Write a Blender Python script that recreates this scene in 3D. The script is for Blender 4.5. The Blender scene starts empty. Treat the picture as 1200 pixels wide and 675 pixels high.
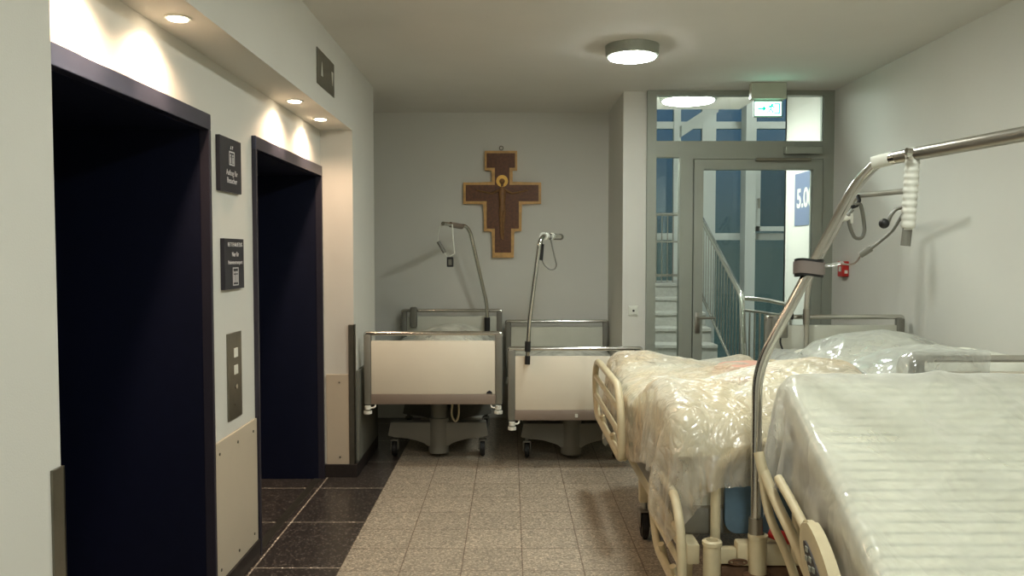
import bpy, bmesh, math, random
import numpy as np
from math import sin, cos, pi, atan, radians, sqrt
from mathutils import Vector, Matrix, noise
random.seed(7)
SC = bpy.context.scene
COL = SC.collection
# ------------------------------------------------------------------ camera (1200x675 frame)
F, H = 950.0, 1.55
PITCH, YAW = atan(40.5 / F), atan(-2 / F)
cam = bpy.data.cameras.new('camera')
cam.sensor_width = 36; cam.sensor_fit = 'HORIZONTAL'; cam.lens = 36 * F / 1200; cam.clip_start = .05
co = bpy.data.objects.new('camera', cam); COL.objects.link(co)
co.location = (0, 0, H); co.rotation_euler = (pi / 2 - PITCH, 0, YAW)
SC.camera = co

def pt(px, py, Y):
    """world point seen at a pixel, at depth Y (used only to read sizes off the photograph)"""
    x = (px - 600) / F; u = (337.5 - py) / F
    y = cos(PITCH) + u * sin(PITCH); z = -sin(PITCH) + u * cos(PITCH)
    vx = x * cos(YAW) - y * sin(YAW); vy = x * sin(YAW) + y * cos(YAW)
    t = Y / vy
    return Vector((vx * t, Y, H + z * t))

# ------------------------------------------------------------------ materials
def s2l(c):
    return tuple(((v / 255) / 12.92 if v / 255 <= .04045 else ((v / 255 + .055) / 1.055) ** 2.4) for v in c)

def newmat(name):
    m = bpy.data.materials.new(name); m.use_nodes = True
    nt = m.node_tree; nt.nodes.clear()
    out = nt.nodes.new('ShaderNodeOutputMaterial')
    return m, nt, out

def N(nt, t, **kw):
    n = nt.nodes.new(t)
    for k, v in kw.items():
        if k in n.inputs: n.inputs[k].default_value = v
        else: setattr(n, k, v)
    return n

def mat(name, rgb, rough=.5, metal=0., var=.06, vscale=6., bump=0., bscale=60., spec=.5, coat=0.):
    m, nt, out = newmat(name)
    p = N(nt, 'ShaderNodeBsdfPrincipled'); p.inputs['Roughness'].default_value = rough
    p.inputs['Metallic'].default_value = metal; p.inputs['Specular IOR Level'].default_value = spec
    p.inputs['Coat Weight'].default_value = coat
    tc = N(nt, 'ShaderNodeTexCoord'); no = N(nt, 'ShaderNodeTexNoise'); no.inputs['Scale'].default_value = vscale
    no.inputs['Detail'].default_value = 4
    nt.links.new(tc.outputs['Object'], no.inputs['Vector'])
    r = N(nt, 'ShaderNodeValToRGB'); c = s2l(rgb)
    r.color_ramp.elements[0].position = .3; r.color_ramp.elements[1].position = .7
    r.color_ramp.elements[0].color = tuple(max(0, v * (1 - var)) for v in c) + (1,)
    r.color_ramp.elements[1].color = tuple(min(1, v * (1 + var)) for v in c) + (1,)
    nt.links.new(no.outputs['Fac'], r.inputs['Fac']); nt.links.new(r.outputs['Color'], p.inputs['Base Color'])
    if bump:
        n2 = N(nt, 'ShaderNodeTexNoise'); n2.inputs['Scale'].default_value = bscale; n2.inputs['Detail'].default_value = 3
        nt.links.new(tc.outputs['Object'], n2.inputs['Vector'])
        b = N(nt, 'ShaderNodeBump'); b.inputs['Strength'].default_value = bump; b.inputs['Distance'].default_value = .01
        nt.links.new(n2.outputs['Fac'], b.inputs['Height']); nt.links.new(b.outputs['Normal'], p.inputs['Normal'])
    nt.links.new(p.outputs[0], out.inputs[0])
    return m

def emat(name, rgb, strength, lin=False):
    m, nt, out = newmat(name)
    e = N(nt, 'ShaderNodeEmission'); e.inputs['Color'].default_value = (rgb if lin else s2l(rgb)) + (1,)
    e.inputs['Strength'].default_value = strength
    nt.links.new(e.outputs[0], out.inputs[0]); return m

def glassmat(name, tint=(.93, .97, .95), rough=.0, refl=1.0):
    m, nt, out = newmat(name)
    t = N(nt, 'ShaderNodeBsdfTransparent'); t.inputs['Color'].default_value = tint + (1,)
    g = N(nt, 'ShaderNodeBsdfGlossy'); g.inputs['Roughness'].default_value = rough
    f = N(nt, 'ShaderNodeFresnel'); f.inputs['IOR'].default_value = 1.45
    mu = N(nt, 'ShaderNodeMath', operation='MULTIPLY'); mu.inputs[1].default_value = refl
    mx = N(nt, 'ShaderNodeMixShader')
    nt.links.new(f.outputs[0], mu.inputs[0]); nt.links.new(mu.outputs[0], mx.inputs[0])
    nt.links.new(t.outputs[0], mx.inputs[1]); nt.links.new(g.outputs[0], mx.inputs[2])
    nt.links.new(mx.outputs[0], out.inputs[0]); return m

def film(name, rgb, opac, edge, rough=.22, gl=.25, bs=9., bstr=.5, patches=None):
    """thin crinkled plastic: see-through, milky where folded or seen at a slant, with gloss"""
    m, nt, out = newmat(name); L = nt.links.new
    tc = N(nt, 'ShaderNodeTexCoord')
    mp = N(nt, 'ShaderNodeMapping'); mp.inputs['Scale'].default_value = (1, 1.0, .7); mp.inputs['Rotation'].default_value = (.3, .5, .6)
    L(tc.outputs['Object'], mp.inputs['Vector'])
    n1 = N(nt, 'ShaderNodeTexNoise'); n1.inputs['Scale'].default_value = bs; n1.inputs['Detail'].default_value = 3.5
    n1.inputs['Roughness'].default_value = .5; n1.inputs['Distortion'].default_value = .5
    L(mp.outputs[0], n1.inputs['Vector'])
    v = N(nt, 'ShaderNodeTexVoronoi'); v.feature = 'DISTANCE_TO_EDGE'; v.inputs['Scale'].default_value = bs * 1.1
    nd = N(nt, 'ShaderNodeMixRGB'); nd.inputs[0].default_value = .22
    L(mp.outputs[0], nd.inputs[1]); L(n1.outputs['Color'], nd.inputs[2]); L(nd.outputs[0], v.inputs['Vector'])
    ma = N(nt, 'ShaderNodeMath', operation='MULTIPLY_ADD'); ma.inputs[1].default_value = 1.1
    L(v.outputs['Distance'], ma.inputs[0]); L(n1.outputs['Fac'], ma.inputs[2])
    b = N(nt, 'ShaderNodeBump'); b.inputs['Strength'].default_value = bstr; b.inputs['Distance'].default_value = .035
    L(ma.outputs[0], b.inputs['Height'])
    d = N(nt, 'ShaderNodeBsdfDiffuse'); t = N(nt, 'ShaderNodeBsdfTranslucent'); g = N(nt, 'ShaderNodeBsdfGlossy')
    g.inputs['Roughness'].default_value = rough
    c = s2l(rgb) + (1,)
    if patches:
        n3 = N(nt, 'ShaderNodeTexNoise'); n3.inputs['Scale'].default_value = 2.6; n3.inputs['Detail'].default_value = 2
        L(tc.outputs['Object'], n3.inputs['Vector'])
        r = N(nt, 'ShaderNodeValToRGB'); L(n3.outputs['Fac'], r.inputs['Fac'])
        r.color_ramp.elements[0].position = .38; r.color_ramp.elements[0].color = s2l(patches) + (1,)
        r.color_ramp.elements[1].position = .6; r.color_ramp.elements[1].color = c
        L(r.outputs[0], d.inputs['Color']); L(r.outputs[0], t.inputs['Color'])
    else:
        d.inputs['Color'].default_value = c; t.inputs['Color'].default_value = c
    for n in (d, g): L(b.outputs['Normal'], n.inputs['Normal'])
    m1 = N(nt, 'ShaderNodeMixShader'); m1.inputs[0].default_value = .35; L(d.outputs[0], m1.inputs[1]); L(t.outputs[0], m1.inputs[2])
    m2 = N(nt, 'ShaderNodeMixShader'); m2.inputs[0].default_value = gl; L(m1.outputs[0], m2.inputs[1]); L(g.outputs[0], m2.inputs[2])
    lw = N(nt, 'ShaderNodeLayerWeight'); lw.inputs['Blend'].default_value = .35; L(b.outputs['Normal'], lw.inputs['Normal'])
    mr = N(nt, 'ShaderNodeMapRange'); mr.inputs['To Min'].default_value = opac; mr.inputs['To Max'].default_value = edge
    L(lw.outputs['Facing'], mr.inputs['Value'])
    rr = N(nt, 'ShaderNodeMapRange'); rr.inputs['From Min'].default_value = .35; rr.inputs['From Max'].default_value = .7
    rr.inputs['To Min'].default_value = -.16; rr.inputs['To Max'].default_value = .22; L(n1.outputs['Fac'], rr.inputs['Value'])
    ad = N(nt, 'ShaderNodeMath', operation='ADD'); ad.use_clamp = True; L(mr.outputs[0], ad.inputs[0]); L(rr.outputs[0], ad.inputs[1])
    tr = N(nt, 'ShaderNodeBsdfTransparent'); m3 = N(nt, 'ShaderNodeMixShader')
    L(ad.outputs[0], m3.inputs[0]); L(tr.outputs[0], m3.inputs[1]); L(m2.outputs[0], m3.inputs[2])
    L(m3.outputs[0], out.inputs[0]); return m

def tilemat(name, rgb, mortar, w, h, loc, rough, speck, sscale, msize):
    m, nt, out = newmat(name); L = nt.links.new
    p = N(nt, 'ShaderNodeBsdfPrincipled'); p.inputs['Roughness'].default_value = rough
    tc = N(nt, 'ShaderNodeTexCoord'); mp = N(nt, 'ShaderNodeMapping'); mp.inputs['Location'].default_value = loc
    L(tc.outputs['Object'], mp.inputs['Vector'])
    br = N(nt, 'ShaderNodeTexBrick'); br.offset = 0; br.squash = 1
    br.inputs['Scale'].default_value = 1; br.inputs['Brick Width'].default_value = w; br.inputs['Row Height'].default_value = h
    br.inputs['Mortar Size'].default_value = msize; br.inputs['Mortar Smooth'].default_value = .1; br.inputs['Bias'].default_value = 0
    c = s2l(rgb)
    br.inputs['Color1'].default_value = tuple(v * .95 for v in c) + (1,)
    br.inputs['Color2'].default_value = tuple(v * 1.05 for v in c) + (1,)
    br.inputs['Mortar'].default_value = s2l(mortar) + (1,)
    L(mp.outputs[0], br.inputs['Vector'])
    v = N(nt, 'ShaderNodeTexVoronoi'); v.inputs['Scale'].default_value = sscale; L(tc.outputs['Object'], v.inputs['Vector'])
    sp = N(nt, 'ShaderNodeSeparateColor'); L(v.outputs['Color'], sp.inputs[0])
    r = N(nt, 'ShaderNodeValToRGB'); r.color_ramp.interpolation = 'LINEAR'
    els = r.color_ramp.elements; els[0].position = 0; els[0].color = (speck[0],) * 3 + (1,); els[1].position = 1; els[1].color = (speck[2],) * 3 + (1,)
    e = els.new(.82); e.color = (speck[1],) * 3 + (1,)
    L(sp.outputs[0], r.inputs['Fac'])
    n3 = N(nt, 'ShaderNodeTexNoise'); n3.inputs['Scale'].default_value = 2.2; n3.inputs['Detail'].default_value = 3; L(tc.outputs['Object'], n3.inputs['Vector'])
    mr = N(nt, 'ShaderNodeMapRange'); mr.inputs['To Min'].default_value = .88; mr.inputs['To Max'].default_value = 1.1; L(n3.outputs['Fac'], mr.inputs['Value'])
    mx = N(nt, 'ShaderNodeVectorMath', operation='MULTIPLY'); L(br.outputs['Color'], mx.inputs[0]); L(r.outputs['Color'], mx.inputs[1])
    m2 = N(nt, 'ShaderNodeVectorMath', operation='SCALE'); L(mx.outputs[0], m2.inputs[0]); L(mr.outputs[0], m2.inputs['Scale'])
    L(m2.outputs[0], p.inputs['Base Color']); L(p.outputs[0], out.inputs[0]); return m

def stripemat(name, rgb, line):
    m, nt, out = newmat(name); L = nt.links.new
    p = N(nt, 'ShaderNodeBsdfPrincipled'); p.inputs['Roughness'].default_value = .8
    tc = N(nt, 'ShaderNodeTexCoord')
    w = N(nt, 'ShaderNodeTexWave'); w.bands_direction = 'Y'; w.inputs['Scale'].default_value = 8.5; w.inputs['Distortion'].default_value = .6
    w.inputs['Detail'].default_value = 1; L(tc.outputs['Object'], w.inputs['Vector'])
    r = N(nt, 'ShaderNodeValToRGB'); r.color_ramp.elements[0].position = .06; r.color_ramp.elements[0].color = s2l(line) + (1,)
    r.color_ramp.elements[1].position = .2; r.color_ramp.elements[1].color = s2l(rgb) + (1,)
    L(w.outputs['Fac'], r.inputs['Fac']); L(r.outputs[0], p.inputs['Base Color']); L(p.outputs[0], out.inputs[0]); return m

WALL = mat('wall_paint', (214, 212, 203), .75, var=.02, vscale=2, bump=.08, bscale=220)
CEIL = mat('ceiling_paint', (226, 223, 216), .85, var=.02, vscale=2)
FLOOR = tilemat('light_terrazzo', (178, 166, 147), (124, 106, 88), .3, .3, (-.06, 0, 0), .42, (.5, 1.05, 1.45), 120, .003)
DARKF = tilemat('dark_terrazzo', (62, 56, 52), (170, 158, 142), .45, .68, (1.265, -5.3, 0), .3, (.7, 1.0, 4.0), 120, .005)
BEIGE = mat('beige_laminate', (200, 186, 164), .5, var=.02)
BLACKS = mat('dark_stone_skirting', (44, 38, 36), .4, var=.15, vscale=60)
STEEL = mat('brushed_steel', (128, 124, 112), .38, .9, var=.08, vscale=14)
CHROME = mat('chrome', (205, 203, 196), .16, 1., var=.03)
DSTEEL = mat('dull_chrome', (160, 156, 146), .3, .9, var=.04)
BLUE = mat('dark_blue_door_enamel', (8, 14, 38), .5, 0, var=.08, vscale=20, spec=.35)
BLUEF = mat('blue_grey_frame_metal', (72, 72, 88), .3, .65, var=.05)
GREYF = mat('grey_aluminium', (150, 154, 143), .5, .25, var=.03)
GREYP = mat('grey_plastic', (116, 114, 104), .5, var=.04)
TAUPE = mat('taupe_plastic', (136, 122, 110), .5, var=.04)
PANEL = mat('cream_bed_panel', (230, 222, 203), .5, var=.015)
CREAM = mat('cream_enamel', (206, 194, 160), .38, var=.06, vscale=18)
RUST = mat('rusty_brown_metal', (98, 70, 48), .7, var=.25, vscale=30)
BLACK = mat('black_rubber', (22, 22, 22), .55, var=.1)
WHITEP = mat('white_plastic', (222, 222, 210), .4, var=.02)
WHITEF = mat('white_window_metal', (214, 218, 214), .4, var=.02)
SIGNB = mat('navy_sign_plate', (30, 30, 40), .4, var=.04)
LETTER = mat('pale_lettering', (206, 206, 208), .5, var=.01)
STAIRM = mat('grey_stone_step', (166, 164, 156), .6, var=.08, vscale=30)
SIGNG = mat('slate_blue_sign', (112, 124, 150), .5, var=.03)
RED = mat('red_plastic', (186, 36, 30), .4, var=.03)
WOODE = mat('pale_carved_wood', (206, 160, 94), .45, var=.18, vscale=24)
WOODD = mat('dark_brown_panel', (98, 58, 28), .5, var=.3, vscale=40)
SKIN = mat('brown_painted_relief', (134, 96, 56), .5, var=.2, vscale=50)
GOLD = mat('gilt_halo', (214, 166, 78), .35, .4, var=.1)
BLUEP = mat('blue_bed_panel', (84, 108, 124), .5, var=.1, vscale=20)
LINEN = mat('white_linen', (222, 222, 208), .85, var=.03, bump=.25, bscale=26)
YELLOW = mat('yellowish_blanket', (228, 222, 194), .9, var=.1, vscale=5, bump=.4, bscale=22)
PINK = mat('pinkish_cushion', (212, 166, 146), .85, var=.12, vscale=8)
MATT = mat('pale_mattress_cover', (204, 204, 190), .8, var=.04)
TICK = stripemat('striped_ticking', (228, 228, 208), (186, 190, 176))
GLASS = glassmat('clear_glass')
WGLASS = glassmat('window_glass', (.62, .74, .76), .0, 1.6)
FILM_A = film('cloudy_film', (242, 240, 228), .42, .95, .22, .2, 9., .65, (238, 222, 194))
FILM_B = film('milky_film', (242, 242, 234), .36, .92, .17, .2, 4.5, .42)
FILM_C = film('clear_film', (232, 234, 226), .36, .85, .1, .35, 5., .5)
FILM_D = film('thin_film', (236, 238, 230), .25, .75, .2, .12, 8., .3)
LAMPM = emat('lamp_diffuser', (.95, 1., .935), 62, True)
SPOTM = emat('spot_lens', (1., .82, .6), 30, True)

# ------------------------------------------------------------------ mesh helpers
def BM(): return bmesh.new()

def merge(bm, tmp, M=None):
    if M is not None: bmesh.ops.transform(tmp, matrix=M, verts=tmp.verts)
    me = bpy.data.meshes.new('tmp'); tmp.to_mesh(me); tmp.free(); bm.from_mesh(me); bpy.data.meshes.remove(me)

def box(bm, lo, hi, bev=0., seg=2, M=None):
    t = bmesh.new(); bmesh.ops.create_cube(t, size=1)
    for v in t.verts: v.co = Vector([lo[i] + (v.co[i] + .5) * (hi[i] - lo[i]) for i in range(3)])
    if bev: bmesh.ops.bevel(t, geom=t.edges[:], offset=bev, segments=seg, affect='EDGES', profile=.5)
    merge(bm, t, M); return bm

def cyl(bm, a, b, r, r2=None, seg=20):
    a, b = Vector(a), Vector(b); d = b - a
    t = bmesh.new(); bmesh.ops.create_cone(t, cap_ends=True, segments=seg, radius1=r, radius2=r if r2 is None else r2, depth=d.length)
    merge(bm, t, Matrix.Translation((a + b) / 2) @ d.to_track_quat('Z', 'Y').to_matrix().to_4x4()); return bm

def smooth_path(pts, rad=.06, seg=6):
    """round the corners of a polyline"""
    pts = [Vector(p) for p in pts]; out = [pts[0]]
    for i in range(1, len(pts) - 1):
        p, a, b = pts[i], pts[i - 1], pts[i + 1]
        r = min(rad, (a - p).length * .48, (b - p).length * .48)
        s = p + (a - p).normalized() * r; e = p + (b - p).normalized() * r
        for k in range(seg + 1):
            u = k / seg; out.append(s * (1 - u) ** 2 + p * 2 * u * (1 - u) + e * u * u)
    out.append(pts[-1]); return out

def tube(bm, pts, r, seg=12, closed=False, flat=None, radii=None):
    pts = [Vector(p) for p in pts]; n = len(pts); rings = []
    up = Vector((0, 0, 1)); prev = None
    for i, p in enumerate(pts):
        if closed: d = pts[(i + 1) % n] - pts[i - 1]
        else: d = pts[min(i + 1, n - 1)] - pts[max(i - 1, 0)]
        d.normalize()
        if prev is None:
            u = up if abs(d.z) < .9 else Vector((0, 1, 0)); a = d.cross(u).normalized()
        else:
            a = (prev - d * prev.dot(d)).normalized()
        prev = a; b = d.cross(a).normalized()
        rr = radii[i] if radii else r
        fa, fb = (rr, rr) if flat is None else (rr, flat)
        rings.append([bm.verts.new(p + a * cos(2 * pi * k / seg) * fa + b * sin(2 * pi * k / seg) * fb) for k in range(seg)])
    m = n if closed else n - 1
    for i in range(m):
        A, B = rings[i], rings[(i + 1) % n]
        for k in range(seg): bm.faces.new((A[k], A[(k + 1) % seg], B[(k + 1) % seg], B[k]))
    if not closed:
        bm.faces.new(rings[0][::-1]); bm.faces.new(rings[-1])
    return bm

def lathe(bm, prof, c, seg=40):
    rings = []
    for r, z in prof:
        rings.append([bm.verts.new((c[0] + r * cos(2 * pi * k / seg), c[1] + r * sin(2 * pi * k / seg), c[2] + z)) for k in range(seg)])
    for A, B in zip(rings, rings[1:]):
        for k in range(seg): bm.faces.new((A[k], A[(k + 1) % seg], B[(k + 1) % seg], B[k]))
    bm.faces.new(rings[0][::-1]); bm.faces.new(rings[-1]); return bm

def prism(bm, pts2, f, d0, d1):
    """extrude a 2-D outline; f(u, v, d) maps to world"""
    A = [bm.verts.new(f(u, v, d0)) for u, v in pts2]; B = [bm.verts.new(f(u, v, d1)) for u, v in pts2]; n = len(A)
    bm.faces.new(A); bm.faces.new(B[::-1])
    for k in range(n): bm.faces.new((A[k], B[k], B[(k + 1) % n], A[(k + 1) % n]))
    return bm

def root_of(o):
    while o.parent: o = o.parent
    return o

def obj(name, bm, m, parent=None, smooth=True, ang=40, weld=True):
    if weld: bmesh.ops.recalc_face_normals(bm, faces=bm.faces[:])
    if parent: off = Vector(root_of(parent).location)
    else:
        xs = [v.co for v in bm.verts]
        off = Vector(((min(v.x for v in xs) + max(v.x for v in xs)) / 2, (min(v.y for v in xs) + max(v.y for v in xs)) / 2, min(v.z for v in xs)))
        if m in (FLOOR, DARKF): off = Vector((0, 0, 0))
    bmesh.ops.translate(bm, vec=-off, verts=bm.verts)
    me = bpy.data.meshes.new(name); bm.to_mesh(me); bm.free()
    me.materials.append(m)
    if smooth:
        for p in me.polygons: p.use_smooth = True
        try: me.set_sharp_from_angle(angle=radians(ang))
        except Exception: pass
    o = bpy.data.objects.new(name, me); COL.objects.link(o)
    if parent: o.parent = parent
    else: o.location = off
    return o

def tag(o, label=None, cat=None, group=None, kind=None):
    if label: o['label'] = label
    if cat: o['category'] = cat
    if group: o['group'] = group
    if kind: o['kind'] = kind
    return o

def thing(name, label, cat, loc, group=None, kind=None):
    o = bpy.data.objects.new(name, None); COL.objects.link(o); o.location = loc; o.empty_display_size = .1
    return tag(o, label, cat, group, kind)

def struct(name, bm, m, label=None, cat=None, smooth=False):
    o = obj(name, bm, m, None, smooth)
    return tag(o, label, cat, None, 'structure')

def text(name, s, size, m, parent, M, depth=.001, bold=0., align='CENTER'):
    c = bpy.data.curves.new(name, 'FONT'); c.body = s; c.size = size; c.extrude = depth; c.align_x = align; c.align_y = 'CENTER'; c.offset = bold
    t = bpy.data.objects.new('tmp', c); COL.objects.link(t)
    dg = bpy.context.evaluated_depsgraph_get(); me = bpy.data.meshes.new_from_object(t.evaluated_get(dg))
    bpy.data.objects.remove(t); bpy.data.curves.remove(c)
    bm = bmesh.new(); bm.from_mesh(me); bpy.data.meshes.remove(me)
    bmesh.ops.transform(bm, matrix=M, verts=bm.verts)
    return obj(name, bm, m, parent, False)

# ------------------------------------------------------------------ draped sheets: a small cloth solver
def sd_box(P, c, h, r, R=None):
    q = P - c
    if R is not None: q = q @ R
    q = np.abs(q) - (np.array(h) - r)
    return np.linalg.norm(np.maximum(q, 0), axis=-1) + np.minimum(q.max(axis=-1), 0) - r

def drape(corners, n, m, sdf, steps=150, iters=8, slack=1.02, seed=1, pinx=None, rough=.01, stiff=.25, zmin=.02, fr=.5, pinz=9.):
    rng = np.random.default_rng(seed)
    c = [np.array(p, float) for p in corners]       # 00, 10, 11, 01
    u = np.linspace(0, 1, n)[:, None, None]; v = np.linspace(0, 1, m)[None, :, None]
    P = c[0] * (1 - u) * (1 - v) + c[1] * u * (1 - v) + c[2] * u * v + c[3] * (1 - u) * v
    rest = P.copy() * slack
    lf = np.array([[noise.noise(Vector((i * .13 + seed * 9, j * .13, 0))) for j in range(m)] for i in range(n)])
    P[..., 2] += lf * .05 + rng.normal(0, rough, (n, m))
    P[..., :2] += rng.normal(0, rough * .3, (n, m, 2))
    def fix(s, d0, d1):
        def f(sl, d):
            st = sl.start or 0; sp = sl.step or 1
            return slice(st, st + (d - 1) * sp + 1, sp)
        return (f(s[0], d0), f(s[1], d1))
    # shape mismatches are cut to the shorter run before the lengths are taken
    L = []
    S = slice
    def add(a, b, k):
        sa = P[a].shape; sb = P[b].shape
        d0 = min(sa[0], sb[0]); d1 = min(sa[1], sb[1])
        a = fix(a, d0, d1); b = fix(b, d0, d1)
        L.append((a, b, np.linalg.norm(rest[a] - rest[b], axis=-1), k))
    for par in (0, 1):
        add((S(par, n - 1, 2), S(0, m)), (S(par + 1, n, 2), S(0, m)), 1.)
        add((S(0, n), S(par, m - 1, 2)), (S(0, n), S(par + 1, m, 2)), 1.)
        add((S(par, n - 1, 2), S(0, m - 1)), (S(par + 1, n, 2), S(1, m)), .6)
        add((S(par, n - 1, 2), S(1, m)), (S(par + 1, n, 2), S(0, m - 1)), .6)
    for par in (0, 1, 2, 3):
        add((S(par, n - 2, 4), S(0, m)), (S(par + 2, n, 4), S(0, m)), stiff)
        add((S(0, n), S(par, m - 2, 4)), (S(0, n), S(par + 2, m, 4)), stiff)
    V = np.zeros_like(P); dt = 1 / 40.; e = 1e-3
    for st in range(steps):
        V[..., 2] -= 3.2 * dt; V *= .965
        Q = P + V * dt
        for it in range(iters):
            for a, b, l, k in L:
                d = Q[b] - Q[a]; ln = np.linalg.norm(d, axis=-1) + 1e-9
                c_ = d * ((ln - l) / ln * .5 * k)[..., None]
                Q[a] = Q[a] + c_; Q[b] = Q[b] - c_
            if it % 3 == 2 or it == iters - 1:
                s = sdf(Q) - .006
                hit = s < 0
                if hit.any():
                    X = Q[hit]; g = np.stack([sdf(X + np.eye(3)[k_] * e) - sdf(X - np.eye(3)[k_] * e) for k_ in range(3)], -1)
                    g /= np.linalg.norm(g, axis=-1, keepdims=True) + 1e-9
                    X2 = X - g * s[hit][:, None]
                    if it == iters - 1:
                        mv = X2 - P[hit]; tn = mv - g * (mv * g).sum(-1, keepdims=True); X2 = X2 - tn * fr
                    Q[hit] = X2
                if pinx: Q[..., 0] = np.where(Q[..., 2] < pinz, np.clip(Q[..., 0], pinx[0], pinx[1]), Q[..., 0])
                Q[..., 2] = np.maximum(Q[..., 2], zmin)
        V = (Q - P) / dt; P = Q
        sp = np.linalg.norm(V, axis=-1, keepdims=True); V *= np.minimum(1, 2.5 / (sp + 1e-9))
    return P

def crinkle(P, amp, sc, seed=0.):
    """sharp little ridges like creased plastic"""
    du = np.gradient(P, axis=0); dv = np.gradient(P, axis=1); nn = np.cross(du, dv); nn /= np.linalg.norm(nn, axis=-1, keepdims=True) + 1e-9
    h = np.empty(P.shape[:2])
    for i in range(P.shape[0]):
        for j in range(P.shape[1]):
            v = Vector(P[i, j]); a = noise.noise(Vector((v.x * sc, v.y * sc * .6, v.z * sc + seed))); b = noise.noise(Vector((v.x * sc * 2.3 + 5, v.y * sc * 2.9, v.z * sc * 2 + seed)))
            h[i, j] = (1 - abs(a) * 4) * .65 + (1 - abs(b) * 4) * .35
    return P + nn * (h * amp)[..., None]

def sheet(name, P, m, parent=None, sub=1):
    n, k = P.shape[:2]; bm = bmesh.new()
    vs = [[bm.verts.new(P[i, j]) for j in range(k)] for i in range(n)]
    for i in range(n - 1):
        for j in range(k - 1): bm.faces.new((vs[i][j], vs[i + 1][j], vs[i + 1][j + 1], vs[i][j + 1]))
    o = obj(name, bm, m, parent, True, 180, weld=False)
    if sub:
        md = o.modifiers.new('sub', 'SUBSURF'); md.levels = sub; md.render_levels = sub
    return o

def lump(bm, x0, x1, y0, y1, z0, zf, nx=36, ny=50, round_=.09, seed=0, amp=.02):
    """soft closed pad: flat underside, rounded edges, uneven top"""
    def prof(t, w):
        d = min(t, 1 - t) * w
        return 1 if d > round_ else sqrt(max(0, 1 - (1 - d / round_) ** 2))
    T = []; B = []
    for i in range(nx + 1):
        a = []; b = []
        for j in range(ny + 1):
            u, v = i / nx, j / ny; x = x0 + (x1 - x0) * u; y = y0 + (y1 - y0) * v
            h = (zf(x, y) - z0) * prof(u, x1 - x0) * prof(v, y1 - y0) + amp * noise.noise(Vector((x * 5 + seed, y * 5, seed))) * prof(u, 1) * prof(v, 1)
            a.append(bm.verts.new((x, y, z0 + max(h, .004)))); b.append(bm.verts.new((x, y, z0)))
        T.append(a); B.append(b)
    for i in range(nx):
        for j in range(ny):
            bm.faces.new((T[i][j], T[i + 1][j], T[i + 1][j + 1], T[i][j + 1])); bm.faces.new((B[i][j], B[i][j + 1], B[i + 1][j + 1], B[i + 1][j]))
    for i in range(nx):
        bm.faces.new((B[i][0], B[i + 1][0], T[i + 1][0], T[i][0])); bm.faces.new((T[i][ny], T[i + 1][ny], B[i + 1][ny], B[i][ny]))
    for j in range(ny):
        bm.faces.new((T[0][j], T[0][j + 1], B[0][j + 1], B[0][j])); bm.faces.new((B[nx][j], B[nx][j + 1], T[nx][j + 1], T[nx][j]))
    return bm

# ================================================================== THE SETTING
ZC = 2.86; XR = 2.61; XL = -1.08; XE = -1.30; YB = 7.6; YP = 6.6
bm = BM(); box(bm, (-.84, -3, -.1), (XR + .2, 7.8, 0)); struct('floor', bm, FLOOR, 'pale speckled terrazzo tile floor of the corridor', 'floor')
bm = BM(); box(bm, (-3.4, -3, -.1), (-.84, 7.8, 0)); struct('floor', bm, DARKF, 'dark polished stone floor strip along the lift doors', 'floor')
bm = BM(); box(bm, (-3.4, -3, ZC), (XR + .2, YP + .06, ZC + .15)); box(bm, (-3.4, YP + .06, ZC), (.917, 7.8, ZC + .15)); struct('ceiling', bm, CEIL, 'off-white plaster ceiling', 'ceiling')
bm = BM(); box(bm, (XR, -3, 0), (XR + .2, 7.74, ZC)); box(bm, (XR, YP + .06, ZC), (XR + .2, 7.74, 5.4)); struct('wall_right', bm, WALL, 'plain cream painted wall on the right', 'wall')
bm = BM(); box(bm, (-3.4, YB, 0), (1.0, YB + .2, ZC)); struct('wall_back', bm, WALL, 'cream wall behind the two parked beds', 'wall')
bm = BM(); box(bm, (-3.4, -3.2, 0), (XR + .2, -3, ZC)); struct('wall_front', bm, WALL)
bm = BM(); box(bm, (.917, YP + .02, 0), (1.105, YB, ZC)); struct('wall_column', bm, WALL, 'narrow cream wall pier beside the glazed door', 'wall')
# left wall: near pier, lift wall with two openings, end block
bm = BM()
box(bm, (-3.4, -3, 0), (XL, 1.93, ZC))
E1, E2 = (2.06, 3.49), (4.10, 5.54); ZD = 2.13
box(bm, (XE - .12, 1.93, 0), (XE, E1[0], ZC)); box(bm, (XE - .12, E1[1], 0), (XE, E2[0], ZC)); box(bm, (XE - .12, E2[1], 0), (XE, 5.58, ZC))
box(bm, (XE - .12, E1[0], ZD), (XE, E1[1], ZC)); box(bm, (XE - .12, E2[0], ZD), (XE, E2[1], ZC))
box(bm, (-3.4, 5.58, 0), (XL, 6.45, ZC))
box(bm, (-3.4, 6.45, 0), (-1.75, YB, ZC))
struct('wall_left', bm, WALL, 'cream painted wall around the two lift doors', 'wall')
ZS = 2.39
bm = BM(); box(bm, (XE, 1.93, ZS), (XL, 5.58, ZC)); struct('wall_bulkhead', bm, WALL, 'lowered cream bulkhead above the lift doors', 'wall')

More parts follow.
